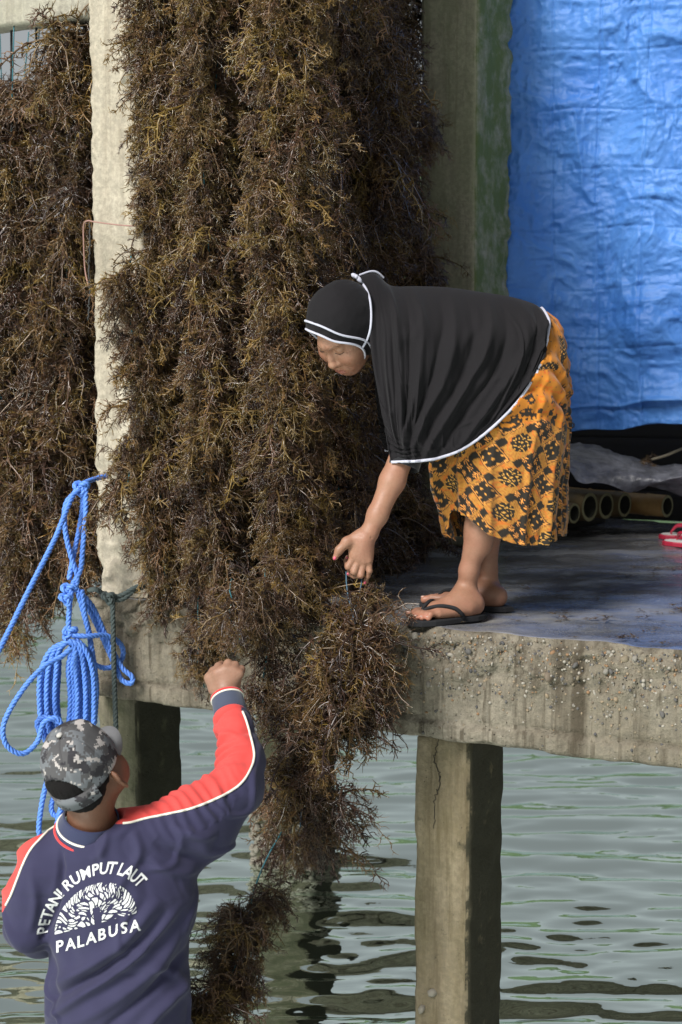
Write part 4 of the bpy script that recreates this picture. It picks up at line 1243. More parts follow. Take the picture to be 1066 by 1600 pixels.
    c = put(c, frame.astype(float), A(0.50, 0.20, 0.04))
    # small solid squares at the crossings
    c = put(c, ((x < 0.27) & (y < 0.30) & dn).astype(float), black)
    return c
SY = [488, 500, 515, 540, 575, 620, 680, 725, 790, 860]
SL = [800, 790, 778, 764, 745, 715, 686, 676, 692, 712]
SR = [850, 866, 876, 883, 886, 888, 887, 884, 879, 872]
NR, NS = 420, 230
phi = np.linspace(0, 2 * np.pi, NR, endpoint=False)
cs, sn = np.cos(phi), np.sin(phi)
pw = lambda t, e: np.sign(t) * np.abs(t) ** e
hx = np.interp(cs, [-1, 1], [705, 882])
hem_near = np.interp(hx, [705, 712, 718, 724, 737, 756, 773, 800, 830, 856, 874, 882], [846, 836, 799, 797, 803, 816, 832, 848, 854, 851, 841, 832])
hem_y = np.where(sn < 0, hem_near, 838 + 6 * cs * 0)
k_ = np.exp(-np.arange(-8, 9) ** 2 / 10.0); k_ /= k_.sum()
hem_y = np.convolve(np.r_[hem_y[-8:], hem_y, hem_y[:8]], k_, 'valid')
s_ = np.linspace(0, 1, NS)[:, None]
y = 488 + (hem_y[None] - 488) * s_
l_, r_ = np.interp(y, SY, SL), np.interp(y, SY, SR)
ry = np.interp(y, [488, 525, 565, 620, 720, 860], [0.04, 0.105, 0.17, 0.2, 0.19, 0.175])
px = (l_ + r_) / 2 + (r_ - l_) / 2 * pw(cs, 0.86)[None]
dd = 5.075 + ry * pw(sn, 0.86)[None]
Vs = np.stack([np.stack([(px - CX) / F_PX * dd, dd, 0 * dd], -1)], 0)[0]
zz = HC - np.tan(PITCH + np.arctan((y - CY) / F_PX)) * dd
Vs[..., 2] = zz
arc = phi[None] * 0.185 + 0 * y
vdn = (y - 488) / 515.0
rad = np.stack([cs[None] + 0 * y, sn[None] + 0 * y, 0 * y], -1)
sag = np.exp(-((vdn - 0.22) / 0.10) ** 2)
dsp = 0.010 * sag * np.sin(vdn * 95 + 2.2 * np.cos(phi[None] * 1.5 - 1.0) * 3 + 2 * vnoise(np.stack([arc * 9, vdn * 9, 0 * vdn], -1), 4))
dsp += 0.013 * s_ * np.sin(phi * 7 + 0.6 + 1.5 * np.sin(phi * 2))[None] * smooth01((s_ - 0.35) / 0.5) + 0.010 * s_ * (1 - np.abs(np.sin(phi[None] * 6.5 + 2 * s_)))**3 * 2 + 0.009 * fbm(np.stack([arc * 14, vdn * 8, 0 * vdn], -1), 3, 6)
Vs = Vs + rad * dsp[..., None]
skirt_m = NB('batik_print_cotton'); skirt_m.set(Base_Color=skirt_m.attr(), Roughness=0.8, Specular_IOR_Level=0.2, Sheen_Weight=0.15)
skirt_m.set(Normal=skirt_m.bump(skirt_m.noise(700, 2), 0.15, 0.001))
bvc = BVHTree.FromPolygons(gv.reshape(-1, 3).tolist(), grid_faces(NU, NV).tolist())
Vf = Vs.reshape(-1, 3)
for q in Vf:                                              # keep the skirt under the cape
    if q[2] > 1.98:
        h = bvc.ray_cast(Vector((q[0] * 4.0 / q[1], 4.0, HC + (q[2] - HC) * 4.0 / q[1])), Vector((q[0], q[1], q[2] - HC)).normalized())
        if h[0] is not None and q[1] < h[0][1] + 0.024 and h[0][1] < 5.07:
            k = (h[0][1] + 0.024) / q[1]; q[0] *= k; q[1] *= k; q[2] = HC + (q[2] - HC) * k
Vs = Vf.reshape(Vs.shape)
skc = batik(0.9 - arc.astype(float) , vdn)
sk = part('wrap_skirt', Vs.reshape(-1, 3), grid_faces(NS, NR, True), skirt_m.m, wo, col=skc.reshape(-1, 3))
mo = sk.modifiers.new('thick', 'SOLIDIFY'); mo.thickness = 0.003; mo.offset = -1

# ---- black rubber flip flops
rubber = plain('black_rubber', (0.022, 0.022, 0.024), 0.8, bump=(120, 0.4, 0.002), spec=0.15)
def flip_flop(heel, toe, parent, mats, lat_sign, bvh=None, thick=0.019, name='flip_flop', z0=None):
    d = unit((toe - heel) * A(1, 1, 0)); lat = np.cross(A(0, 0, 1), d) * lat_sign
    L = np.linalg.norm((toe - heel)[:2]); base = heel * A(1, 1, 0) + A(0, 0, z0 if z0 is not None else heel[2])
    n = 48; a = np.linspace(0, 2 * np.pi, n, endpoint=False)
    ux = 0.5 - 0.5 * np.cos(a)
    w_ = np.interp(ux, [0, .08, .2, .4, .6, .75, .9, .97, 1], [0, .024, .034, .033, .043, .047, .04, .024, 0])
    out = base + d * ((ux * 1.0) * L)[:, None] + lat * (np.sign(np.sin(a)) * w_ + 0.004 * np.sin(ux * 3))[:, None]
    lv = [(0.0, 0.93), (0.15, 1.0), (0.8, 1.0), (1.0, 0.95)]
    cen = base + d * 0.5 * L
    V = np.concatenate([cen + (out - cen) * A(k, k, 1) + A(0, 0, thick * h) for h, k in lv])
    F = grid_faces(4, n, True).tolist() + [list(range(n))[::-1], [3 * n + k for k in range(n)]]
    sole = part(name, V, F, mats[0], parent, smooth=False)
    if len(mats) > 2:
        V2 = np.concatenate([cen + (out - cen) * A(0.93, 0.9, 1) + A(0, 0, thick + h) for h in (0.0005, 0.002)])
        part('footbed', V2, grid_faces(2, n, True).tolist() + [[n + k for k in range(n)]], mats[2], sole, smooth=False)
    post_ = base + d * 0.80 * L - lat * 0.016
    for sgn in (-1, 1):
        p = [post_ + A(0, 0, thick + 0.012), base + d * 0.70 * L + lat * sgn * 0.018 + A(0, 0, thick + 0.036), base + d * 0.55 * L + lat * sgn * 0.036 + A(0, 0, thick + 0.034), base + d * 0.42 * L + lat * sgn * 0.041 + A(0, 0, thick + 0.012), base + d * 0.38 * L + lat * sgn * 0.038 + A(0, 0, thick - 0.004)]
        if bvh: 
            c = catmull(p, 26)
            c = np.array([on_skin(bvh, q, 0.0035) if 2 < k < 21 else q for k, q in enumerate(c)])
            c = catmull(c[::3], 30)
        else: c = catmull(p, 30)
        v, f = tube(c, np.interp(np.linspace(0, 1, 30), [0, .3, 1], [.0045, .0062, .0062]), 8)
        part('strap', v, f, mats[1], sole)
    v, f = tube([post_ + A(0, 0, thick - 0.002), post_ + A(0, 0, thick + 0.008), post_ + A(0, 0, thick + 0.015)], 0.004, 8); part('toe_post', v, f, mats[1], sole)
    return sole
flip_flop(nh - unit(nto - nh) * 0.012, nto + unit(nto - nh) * 0.004, wo, (rubber, rubber), 1, w_bvh, z0=DZ + 0.001)
flip_flop(fh - unit(fto - fh) * 0.012, fto, wo, (rubber, rubber), -1, w_bvh, z0=DZ + 0.001)
# ================================================================ the man in the water
MD = 4.10
mo_ = thing('person', P(180, 1700, MD) * A(1, 1, 0) + A(0, 0, -0.26), 'person seen from behind in navy and red shirt and camouflage cap, one arm raised', 'person')
mU = unit(A(-0.38, -0.42, 0.82)); mF = A(0.40, 0.81, 0.42); mF = unit(mF - mU * (mF @ mU)); mL = np.cross(mU, mF)
mC = P(133, 1203, 4.06)
MS = 0.98
def Hm(l, f, u): return mC + MS * (l * mL + f * mF + u * mU)
MAX = (mL, mF, mU)
lo = A(-0.95, 3.75, 0.62); hi = A(-0.10, 4.82, 1.66)
B = Body(lo, hi, 0.004)
# torso and limbs under the shirt
def torso(Bd, g):
    Bd.cap(P(184, 1590, 4.12), P(186, 1400, 4.12), 0.125 + g, 0.135 + g, 0.04, sc=(A(1, 0, 0.0), 1.38))
    Bd.cap(P(188, 1400, 4.12), P(172, 1325, 4.12), 0.125 + g, 0.085 + g, 0.05, sc=(A(1, 0, 0.0), 1.35))
    Bd.cap(P(75, 1345, 4.12), P(250, 1308, 4.12), 0.060 + g, 0.066 + g, 0.05)
torso(B, -0.022)
B.cap(P(140, 1300, 4.12), Hm(0, -0.02, -0.06), 0.062, 0.056, 0.04)
B.chain([P(255, 1310, 4.14), P(372, 1228, 4.24), P(355, 1105, 4.42)], [0.05, 0.042, 0.028], 0.03)
B.chain([P(70, 1350, 4.12), P(36, 1455, 4.10), P(75, 1465, 4.34)], [0.05, 0.04, 0.03], 0.03)
# head
B.ell(Hm(0, -0.008, 0.03), MAX, (0.076, 0.094, 0.088), 0.02)
B.ell(Hm(0, 0.03, -0.045), MAX, (0.064, 0.064, 0.075), 0.03)
B.ell(Hm(0, 0.062, -0.098), MAX, (0.03, 0.022, 0.02), 0.03)
B.chain([Hm(0, 0.085, 0.0), Hm(0, 0.11, -0.04)], [0.008, 0.012], 0.012)
for s in (-1, 1):
    B.ell(Hm(s * 0.054, 0.036, -0.045), MAX, (0.026, 0.04, 0.042), 0.03)
    B.ell(Hm(s * 0.031, 0.085, 0.0), MAX, (0.016, 0.012, 0.01), 0.01, op='sub')
    e0 = Hm(s * 0.082, 0.002, -0.032)
    ea = unit(-0.35 * mF + s * 0.85 * mL); eu = unit(mU - 0.2 * mF); eu = unit(eu - ea * (eu @ ea)); en = np.cross(ea, eu)
    B.ell(e0 + ea * 0.013, (ea, en, eu), (0.020, 0.0085, 0.035), 0.005)
    B.ell(e0 + ea * 0.024 + en * (0.006 if (en @ mF) > 0 else -0.006) , (ea, en, eu), (0.010, 0.007, 0.016), 0.005, op='sub')
B.chain([Hm(-0.025, 0.082, -0.072), Hm(0, 0.093, -0.07), Hm(0.025, 0.082, -0.072)], [0.004, 0.008, 0.004], 0.006)
# right hand, closed on the string, back of the hand to the camera
hd = 4.47
def Hr(X, Y, dd): return P(280 + X / 7.107, 1010 + Y / 7.107, hd + dd)
B.cap(P(357, 1098, 4.43), Hr(520, 520, -0.01), 0.030, 0.030, 0.02)
B.ell(Hr(510, 410, 0.005), (unit(A(1, 0, 0.0)), A(0, 1, 0), A(0, 0, 1)), (0.043, 0.020, 0.046), 0.02)
for (kx, ky), pts, r in (
        ((432, 300), [(440, 225, 0.028), (470, 205, 0.058), (500, 260, 0.06)], 0.0125),
        ((520, 262), [(545, 190, 0.016), (565, 205, 0.052), (560, 290, 0.058)], 0.0125),
        ((598, 275), [(622, 208, 0.018), (632, 225, 0.050), (620, 300, 0.056)], 0.0118),
        ((668, 305), [(692, 252, 0.022), (695, 270, 0.048), (680, 330, 0.052)], 0.0108)):
    B.cap(Hr(520, 480, 0.0), Hr(kx, ky, -0.002), 0.020, r * 1.2, 0.014)
    B.chain([Hr(kx, ky, -0.002)] + [Hr(*q) for q in pts], [r * 1.2, r, r * 0.92, r * 0.8], 0.0035)
B.chain([Hr(400, 470, 0.01), Hr(350, 350, 0.018), Hr(385, 280, 0.04), Hr(440, 250, 0.055)], [0.020, 0.016, 0.0125, 0.009], 0.010)
# left hand, in front of the belly
B.chain([P(75, 1465, 4.34), P(110, 1470, 4.42)], [0.03, 0.035], 0.02)
# hips and legs down into the water
mv, mf = B.mesh(); mv = relax(mv, mf, 1, 0.4)
mc = np.ones((len(mv), 3))
hand = (mv[:, 1] > 4.38) & (mv[:, 2] > 1.35)
mc[hand] = A(2.1, 2.6, 3.1)
B2 = Body(A(-0.95, 3.75, -0.30), A(-0.1, 4.82, 0.80), 0.008)
for sx in (-0.09, 0.09):
    hp = P(184, 1620, 4.12) + A(sx, 0, 0)
    B2.chain([hp, A(hp[0] + sx * 0.2, 4.10, 0.30), A(hp[0] + sx * 0.3, 4.13, -0.18)], [0.085, 0.058, 0.042], 0.03)
    B2.cap(A(hp[0] + sx * 0.3, 4.13, -0.22), A(hp[0] + sx * 0.5, 4.32, -0.25), 0.04, 0.035, 0.03)
v2, f2 = B2.mesh()
V, Fm = merge((mv, mf), (v2, f2))
part('body', mv, mf, M['skin_m'], mo_, col=mc)
part('leg', v2, f2, M['skin_m'], mo_, col=np.ones((len(v2), 3)))
trous = plain('dark_trousers', (0.02, 0.022, 0.028), 0.9)
B3 = Body(A(-0.95, 3.75, 0.20), A(-0.1, 4.55, 0.90), 0.008)
B3.cap(P(184, 1600, 4.12), P(184, 1680, 4.12), 0.125, 0.125, 0.03, sc=(A(1, 0, 0), 1.35))
for sx in (-0.09, 0.09):
    hp = P(184, 1620, 4.12) + A(sx, 0, -0.02); B3.cap(hp, A(hp[0] + sx * 0.2, 4.10, 0.32), 0.105, 0.085, 0.03)
v3, f3 = B3.mesh(); part('trousers', v3, f3, trous, mo_)

# ---- shirt
S = Body(A(-1.0, 3.72, 0.50), A(-0.08, 4.62, 1.60), 0.0035)
torso(S, 0.0)
S.cap(P(186, 1700, 4.12), P(184, 1560, 4.12), 0.132, 0.130, 0.04, sc=(A(1, 0, 0), 1.36))
S.cap(P(135, 1318, 4.11), P(185, 1312, 4.11), 0.07, 0.07, 0.05)
# right sleeve, baggy under the arm
S.chain([P(235, 1318, 4.13), P(300, 1283, 4.17), P(365, 1232, 4.22)], [0.082, 0.076, 0.062], 0.05)
S.chain([P(250, 1350, 4.13), P(330, 1302, 4.19), P(376, 1238, 4.23)], [0.075, 0.052, 0.050], 0.04)
S.chain([P(370, 1230, 4.23), P(375, 1190, 4.29), P(368, 1140, 4.36), P(360, 1108, 4.42)], [0.058, 0.054, 0.044, 0.037], 0.03)
# left sleeve
S.chain([P(70, 1352, 4.12), P(52, 1400, 4.11), P(42, 1452, 4.10)], [0.068, 0.062, 0.052], 0.035)
S.chain([P(42, 1452, 4.10), P(60, 1462, 4.2), P(85, 1466, 4.36)], [0.052, 0.052, 0.04], 0.03)
# neck opening
S.cap(P(140, 1296, 4.11), Hm(0, -0.02, -0.09), 0.075, 0.068, 0.012, op='sub')
S.cap(P(361, 1112, 4.415), P(354, 1080, 4.47), 0.033, 0.036, 0.004, op='sub')
sv, sf = S.mesh(); sv = relax(sv, sf, 2, 0.5)
keep = (sv[sf].mean(1)[:, 2] > 0.56); sf = sf[keep]
n0 = vert_normals(sv, sf)
# pixel position of each point as seen straight from behind, used to lay out seams and creases on the garment
def garment_xy(p):
    return (CX + F_PX * p[:, 0] / p[:, 1]), p[:, 2]
gx, gz = sv[:, 0], sv[:, 2]
def seg_d(p, a, b):
    ab = b - a; t = np.clip(((p - a) @ ab) / (ab @ ab), 0, 1)
    return np.linalg.norm(p - (a + t[:, None] * ab), axis=1), t
dsp = np.zeros(len(sv))
# long drag creases across the back from the lower left hip up towards the right armpit
def crease(pts, wd, am):
    global dsp
    c = catmull([P(*q) for q in pts], 60)[:, [0, 2]]
    q = sv[:, [0, 2]]; best = np.full(len(sv), 9.0); tt_ = np.zeros(len(sv))
    for i in range(len(c) - 1):
        d_, t_ = seg_d(q, c[i], c[i + 1]); m = d_ < best
        best[m] = d_[m]; tt_[m] = (i + t_[m]) / (len(c) - 1)
    back = np.clip(-n0[:, 1] + 0.25, 0, 1)
    dsp += 1.7 * am * np.exp(-(best / wd) ** 2) * np.sin(np.pi * np.clip(tt_, 0.001, 0.999)) ** 0.6 * back
for pts, wd, am in (
        ([(62, 1560, 4), (120, 1520, 4), (190, 1470, 4), (250, 1405, 4)], 0.016, 0.012),
        ([(60, 1610, 4), (120, 1560, 4), (200, 1500, 4), (285, 1420, 4)], 0.013, 0.013),
        ([(60, 1580, 4), (130, 1535, 4), (210, 1478, 4), (262, 1425, 4)], 0.010, -0.008),
        ([(95, 1610, 4), (180, 1560, 4), (245, 1510, 4), (302, 1440, 4)], 0.017, 0.010),
        ([(150, 1615, 4), (210, 1570, 4), (270, 1520, 4), (305, 1480, 4)], 0.012, -0.010),
        ([(200, 1640, 4), (240, 1590, 4), (280, 1560, 4), (305, 1530, 4)], 0.015, 0.010),
        ([(58, 1490, 4), (75, 1545, 4), (70, 1600, 4)], 0.018, -0.012),
        ([(90, 1420, 4), (105, 1480, 4), (120, 1520, 4)], 0.02, -0.004),
        ([(205, 1305, 4), (215, 1340, 4), (190, 1380, 4), (175, 1400, 4)], 0.012, 0.007),
        ([(165, 1300, 4), (160, 1330, 4), (140, 1350, 4)], 0.010, 0.005),
        ([(240, 1320, 4), (262, 1340, 4), (300, 1360, 4), (318, 1372, 4)], 0.014, -0.007),
        ([(230, 1345, 4), (262, 1372, 4), (308, 1385, 4)], 0.012, 0.006),
        ([(262, 1300, 4), (300, 1320, 4), (335, 1325, 4)], 0.012, 0.006),
        ([(90, 1335, 4), (92, 1390, 4), (72, 1450, 4), (58, 1485, 4)], 0.008, -0.010),
        ([(45, 1360, 4), (50, 1420, 4), (40, 1470, 4)], 0.012, 0.005)):
    crease(pts, wd, am)
# wrinkles round the bent elbow and forearm
ex = sv - P(366, 1215, 4.24); el = np.linalg.norm(ex, axis=1)
fa = unit(P(360, 1108, 4.42) - P(372, 1228, 4.23)); al_ = (sv - P(372, 1228, 4.23)) @ fa
arm = (np.exp(-((al_ - 0.10) / 0.10) ** 2) * (sv[:, 2] > P(372, 1240, 4.23)[2]) * (gx > P(318, 1200, 4.2)[0]))
dsp += arm * 0.0055 * np.sin(al_ * 190 + 3.2 * vnoise(sv * 14, 5)) * np.clip(0.4 - n0[:, 0] , 0, 1)
ua = unit(P(365, 1225, 4.22) - P(250, 1300, 4.13)); au = (sv - P(250, 1300, 4.13)) @ ua
up = np.exp(-((au - 0.10) / 0.10) ** 2) * (n0[:, 2] > 0.1) * (gx > P(225, 1300, 4.1)[0])
dsp += up * 0.003 * np.sin(au * 230 + 3 * vnoise(sv * 16, 6))
dsp += 0.0035 * fbm(sv * 9, 3, 14)
_w = 1 - np.abs(vnoise(sv * A(7, 7, 11) + 0.6 * np.stack([vnoise(sv * 6, 41), vnoise(sv * 6, 42), 0 * gx], 1), 43)); dsp += 0.007 * smooth01((_w - 0.72) / 0.28)
sv = sv + n0 * dsp[:, None]
# where the red yoke meets the navy: a seam over the shoulder and along the sleeve, and the left shoulder
def pl(pts): return np.array([P(x, y, MD)[[0, 2]] for x, y in pts])
seamR = [(163, 1287), (200, 1286), (228, 1279), (262, 1272), (300, 1263), (340, 1247), (372, 1228), (390, 1205), (397, 1180), (391, 1150), (384, 1125), (377, 1108)]
SP = np.array([CX + 0 * 1.0, 0])
ux = CX + F_PX * sv[:, 0] / (sv[:, 1] * math.cos(PITCH) - (sv[:, 2] - HC) * math.sin(PITCH)); b_ = (sv[:, 2] - HC) / sv[:, 1]
uy = CY - F_PX * (b_ + math.tan(PITCH)) / (1 - b_ * math.tan(PITCH))
sr = catmull(np.array(seamR, float), 200)
def above(sr, horizontal=True):
    d = np.full(len(sv), 1e9); sgn = np.zeros(len(sv))
    for i in range(len(sr) - 1):
        ax, ay = sr[i]; bx, by = sr[i + 1]
        t = np.clip(((ux - ax) * (bx - ax) + (uy - ay) * (by - ay)) / ((bx - ax) ** 2 + (by - ay) ** 2 + 1e-9), 0, 1)
        dx, dy = ux - ax - t * (bx - ax), uy - ay - t * (by - ay); dd = dx * dx + dy * dy
        m = dd < d; d[m] = dd[m]; cr = (bx - ax) * (uy - ay) - (by - ay) * (ux - ax); sgn[m] = cr[m]
    return sgn < 0, np.sqrt(d)
upR, dR = above(sr)
upR &= (ux > 166 + (uy - 1287) * 0.0)
seamL = [(92, 1288), (78, 1297), (62, 1312), (47, 1330), (36, 1352), (26, 1378), (16, 1402), (4, 1425)]
sl = catmull(np.array(seamL, float), 120)
upL, dL = above(sl); upL = (~upL) & (ux < 98) & (uy < 1425)
cuff = al_ > np.linalg.norm(P(360, 1108, 4.42) - P(372, 1228, 4.23)) - 0.038
front = sv[:, 1] > 4.17
red = (upR & (ux > 166)) | (upL & (ux < 98))
navy_c, red_c = A(0.027, 0.0255, 0.060), A(0.58, 0.062, 0.055)
scol = np.where(red[:, None], red_c, navy_c) * (1 + 0.06 * vnoise(sv * 30, 3))[:, None]
scol[cuff & (gz > 1.45)] = A(0.05, 0.055, 0.085)
sm = NB('navy_red_polo_knit'); sm.set(Base_Color=sm.attr(), Roughness=0.85, Specular_IOR_Level=0.25, Sheen_Weight=0.08, Sheen_Roughness=0.5, Normal=sm.bump(sm.noise(800, 2), 0.15, 0.001))
shirt = part('shirt', sv, sf, sm.m, mo_, col=scol)
mo = shirt.modifiers.new('sub', 'SUBSURF') if False else None
s_bvh = BVHTree.FromPolygons(sv.tolist(), sf.tolist())
def on_shirt(px, py, off=0.002, d=3.0):
    a, b = P(px, py, 3.2), P(px, py, 5.0)
    h = s_bvh.ray_cast(Vector(a), Vector(unit(b - a)))
    if h[0] is None: return None
    return np.array(h[0]) + np.array(h[1]) * off * (1 if np.array(h[1]) @ (b - a) < 0 else -1)
def seam_tube(pts2, r, mat, name='piping', parent=shirt, off=0.0015):
    q = [on_shirt(x, y, off) for x, y in pts2]; q = np.array([p for p in q if p is not None])
    keep_ = [0]
    for i in range(1, len(q)):
        if np.linalg.norm(q[i] - q[keep_[-1]]) < 0.06: keep_.append(i)
    q = q[keep_]; q = catmull(q[::3], len(q))
    v, f = tube(q, r, 6); return part(name, v, f, mat, parent)
pipe = cloth('cream_piping', (0.74, 0.70, 0.60), 0.7)
seam_tube(sr[14:-3], 0.0032, pipe); seam_tube(sl[1:-8], 0.003, pipe)
# collar: navy band edged in white and red
cr_pts = []
nb = unit(Hm(0, -0.02, -0.07) - P(140, 1296, 4.11))
c1_ = unit(np.cross(nb, A(0.2, 1, 0))); c2_ = np.cross(nb, c1_)
rings = []
for h, r, k in ((-0.022, 0.088, 0), (-0.010, 0.084, 0), (0.006, 0.078, 0), (0.022, 0.073, 0), (0.030, 0.071, 0), (0.026, 0.067, 0)):
    a = np.linspace(0, 2 * np.pi, 48, endpoint=False)
    base = P(141, 1288, 4.11) + nb * h
    rings.append(base + r * 0.98 * np.cos(a)[:, None] * c1_ + r * np.sin(a)[:, None] * c2_)
collar = part('collar', np.vstack(rings), grid_faces(6, 48, True), cloth('navy_rib', (0.03, 0.035, 0.075)), shirt)
loop(rings[1] + nb * 0.002, 0.0030, collar, mat=pipe)
loop(rings[0] - nb * 0.001, 0.0042, collar, mat=cloth('red_rib', (0.6, 0.05, 0.05)))
# cuff: folded band
ca, cb = P(361, 1116, 4.405), P(355, 1090, 4.445)
cx_ = unit(cb - ca)
T_, N_, B_ = frames(np.array([ca, (ca + cb) / 2, cb]))
def ring(c, r, n=40): a = np.linspace(0, 2 * np.pi, n, endpoint=False); return c + r * (np.cos(a)[:, None] * N_[1] + np.sin(a)[:, None] * B_[1])
cr = [ring(ca, 0.043), ring(ca + cx_ * 0.004, 0.0455), ring(cb - cx_ * 0.006, 0.0435), ring(cb, 0.042), ring(cb, 0.034)]
cuffo = part('cuff', np.vstack(cr), grid_faces(5, 40, True), cloth('grey_navy_rib', (0.055, 0.065, 0.10)), shirt)
loop(cr[2] + cx_ * 0.001, 0.0028, cuffo, mat=pipe)
loop(cr[3] + cx_ * 0.002, 0.0038, cuffo, mat=cloth('red_rib2', (0.6, 0.05, 0.05)))
rr_ = 0.047 + 0.004 * np.sin(np.linspace(0, 2 * np.pi, 40, endpoint=False) * 2)
a = np.linspace(0, 2 * np.pi, 40, endpoint=False)
bl = [ca - cx_ * s + (rad + 0.003 * np.sin(a * 2 + s * 90))[:, None] * (np.cos(a)[:, None] * N_[1] + np.sin(a)[:, None] * B_[1]) for s, rad in ((-0.002, 0.042), (0.004, 0.0495), (0.012, 0.052), (0.02, 0.0505), (0.03, 0.044), (0.036, 0.041))]
blc = np.where((np.vstack(bl) @ A(1, 0, 0) > P(379, 1120, 4.4)[0])[:, None], navy_c, red_c)
part('sleeve_fold', np.vstack(bl), grid_faces(6, 40, True), sm.m, shirt, col=blc)

# ---- printing on the back
ink = plain('white_screen_print', (0.60, 0.60, 0.60), 0.75, var=0.15)
def glyph(ch):
    cu = bpy.data.curves.new('g', 'FONT'); cu.body = ch; cu.size = 1.0; cu.offset = 0.022; cu.resolution_u = 3
    ob = bpy.data.objects.new('g', cu); COL.objects.link(ob)
    me = bpy.data.meshes.new_from_object(ob.evaluated_get(bpy.context.evaluated_depsgraph_get()))
    import bmesh
    bm = bmesh.new(); bm.from_mesh(me)
    bmesh.ops.triangulate(bm, faces=bm.faces)
    bmesh.ops.subdivide_edges(bm, edges=[e for e in bm.edges if e.calc_length() > 0.3], cuts=1)
    bmesh.ops.triangulate(bm, faces=bm.faces)
    v = np.array([q.co[:2] for q in bm.verts]) if bm.verts else np.zeros((0, 2)); f = [[q.index for q in fc.verts] for fc in bm.faces]
    bm.free(); COL.objects.unlink(ob); bpy.data.objects.remove(ob); bpy.data.curves.remove(cu); bpy.data.meshes.remove(me)
    return v, f
def print_on(name, parts2d, off):
    vv, ff, o = [], [], 0
    for v, f in parts2d:
        q = [on_shirt(x, y, off) for x, y in v]
        if any(p is None for p in q): continue
        vv.append(np.array(q)); ff += [[i + o for i in t] for t in f]; o += len(q)
    V = np.vstack(vv)
    # face the lettering outwards
    ft = ff[0]; nrm = np.cross(V[ft[1]] - V[ft[0]], V[ft[2]] - V[ft[0]])
    if nrm[1] > 0: ff = [t[::-1] for t in ff]
    return part(name, V, ff, ink, shirt, smooth=False)
# the emblem plane on the back: origin at the middle of the straight foot line, axes in photo pixels
EO = np.array([150.0, 1444.0]); EX = np.array([0.966, -0.258]); EYv = np.array([-0.02, -1.0])
def em(x, y): return EO + EX * x + EYv * y
txt = []
letters = "PETANI RUMPUT LAUT"
adv = {'I': .32, ' ': .30, 'M': 1.0, 'U': .72, 'A': .70, 'N': .74, 'R': .72, 'P': .66, 'E': .66, 'T': .60, 'L': .58}
tot = sum(adv[c] for c in letters)
a0_, a1_ = R(176), R(31); s = 0
for ch in letters:
    ac = a0_ + (a1_ - a0_) * (s + adv[ch] / 2) / tot; s += adv[ch]
    if ch == ' ': continue
    v, f = glyph(ch); w_ = (v[:, 0].max() + v[:, 0].min()) / 2
    q = []
    for x, y in v:
        a = ac - (x - w_) * 21.5 / 86.0
        rad = 1.0 + (y * 29 + 4.5) / 80.0
        # arch stretched wider than tall
        q.append(em(72 * rad * math.cos(a) * 1.03 + 1, 71 * rad * math.sin(a) + 1))
    txt.append((q, f))
print_on('lettering', txt, 0.0022)
txt = []; s = 0; word = "PALABUSA"; adv2 = {'P': .70, 'A': .74, 'L': .64, 'B': .74, 'U': .76, 'S': .72}
tot = sum(adv2[c] for c in word)
for ch in word:
    v, f = glyph(ch); w_ = (v[:, 0].max() + v[:, 0].min()) / 2
    xc = -66 + 138 * (s + adv2[ch] / 2) / tot; s += adv2[ch]
    dip = 3.0 * math.sin(xc / 20.0)
    txt.append(([em(xc + (x - w_) * 24, y * 25 - 27 + dip * 0.5) for x, y in v], f))
print_on('lettering', txt, 0.0022)
# half-disc of branching seaweed shapes
gx_, gy_ = np.meshgrid(np.linspace(-66, 66, 221), np.linspace(1, 63, 106), indexing='ij')
q2 = np.stack([gx_.ravel(), gy_.ravel()], 1)
rad = np.hypot(q2[:, 0] / 66, q2[:, 1] / 63); ang = np.arctan2(q2[:, 1] / 63, q2[:, 0] / 66)
r9 = np.random.default_rng(21)
ns = 120; sr_ = 0.10 + 0.9 * np.sqrt(r9.random(ns)); sa = r9.uniform(0, np.pi, ns)
wa = ang + 0.10 * np.sin(rad * 9 + ang * 2)
sw = sa + 0.10 * np.sin(sr_ * 9 + sa * 2)
px_, py_ = rad * np.cos(wa), rad * np.sin(wa); sx_, sy_ = sr_ * np.cos(sw), sr_ * np.sin(sw)
d1 = np.full(len(px_), 9.0); d2 = d1.copy()
for k in range(ns):                                     # cells stretched along the radius
    dx, dy = px_ - sx_[k], py_ - sy_[k]; ur, vr = math.cos(sw[k]), math.sin(sw[k])
    al2, ac2 = dx * ur + dy * vr, -dx * vr + dy * ur
    d = np.hypot(al2 * 0.52, ac2 * 1.25); m = d < d1
    d2 = np.where(m, d1, np.minimum(d2, d)); d1 = np.where(m, d, d1)
white = (d2 - d1 > 0.017) & (rad < 1.0) & ~((np.abs(q2[:, 0] + 0.2 * q2[:, 1] * 0.6 - 4) < 5.5) & (q2[:, 1] < 26))
W = white.reshape(221, 106)
cell = W[:-1, :-1] & W[1:, :-1] & W[1:, 1:] & W[:-1, 1:]
idx = np.argwhere(cell); need = {}
vv, ff = [], []
for i, j in idx:
    f_ = []
    for a, b in ((i, j), (i + 1, j), (i + 1, j + 1), (i, j + 1)):
        if (a, b) not in need:
            need[(a, b)] = len(vv); vv.append(on_shirt(*em(gx_[a, b], gy_[a, b]), 0.0022))
        f_.append(need[(a, b)])
    ff.append(f_)
part('emblem', np.array(vv), [f_[::-1] for f_ in ff], ink, shirt, smooth=False)

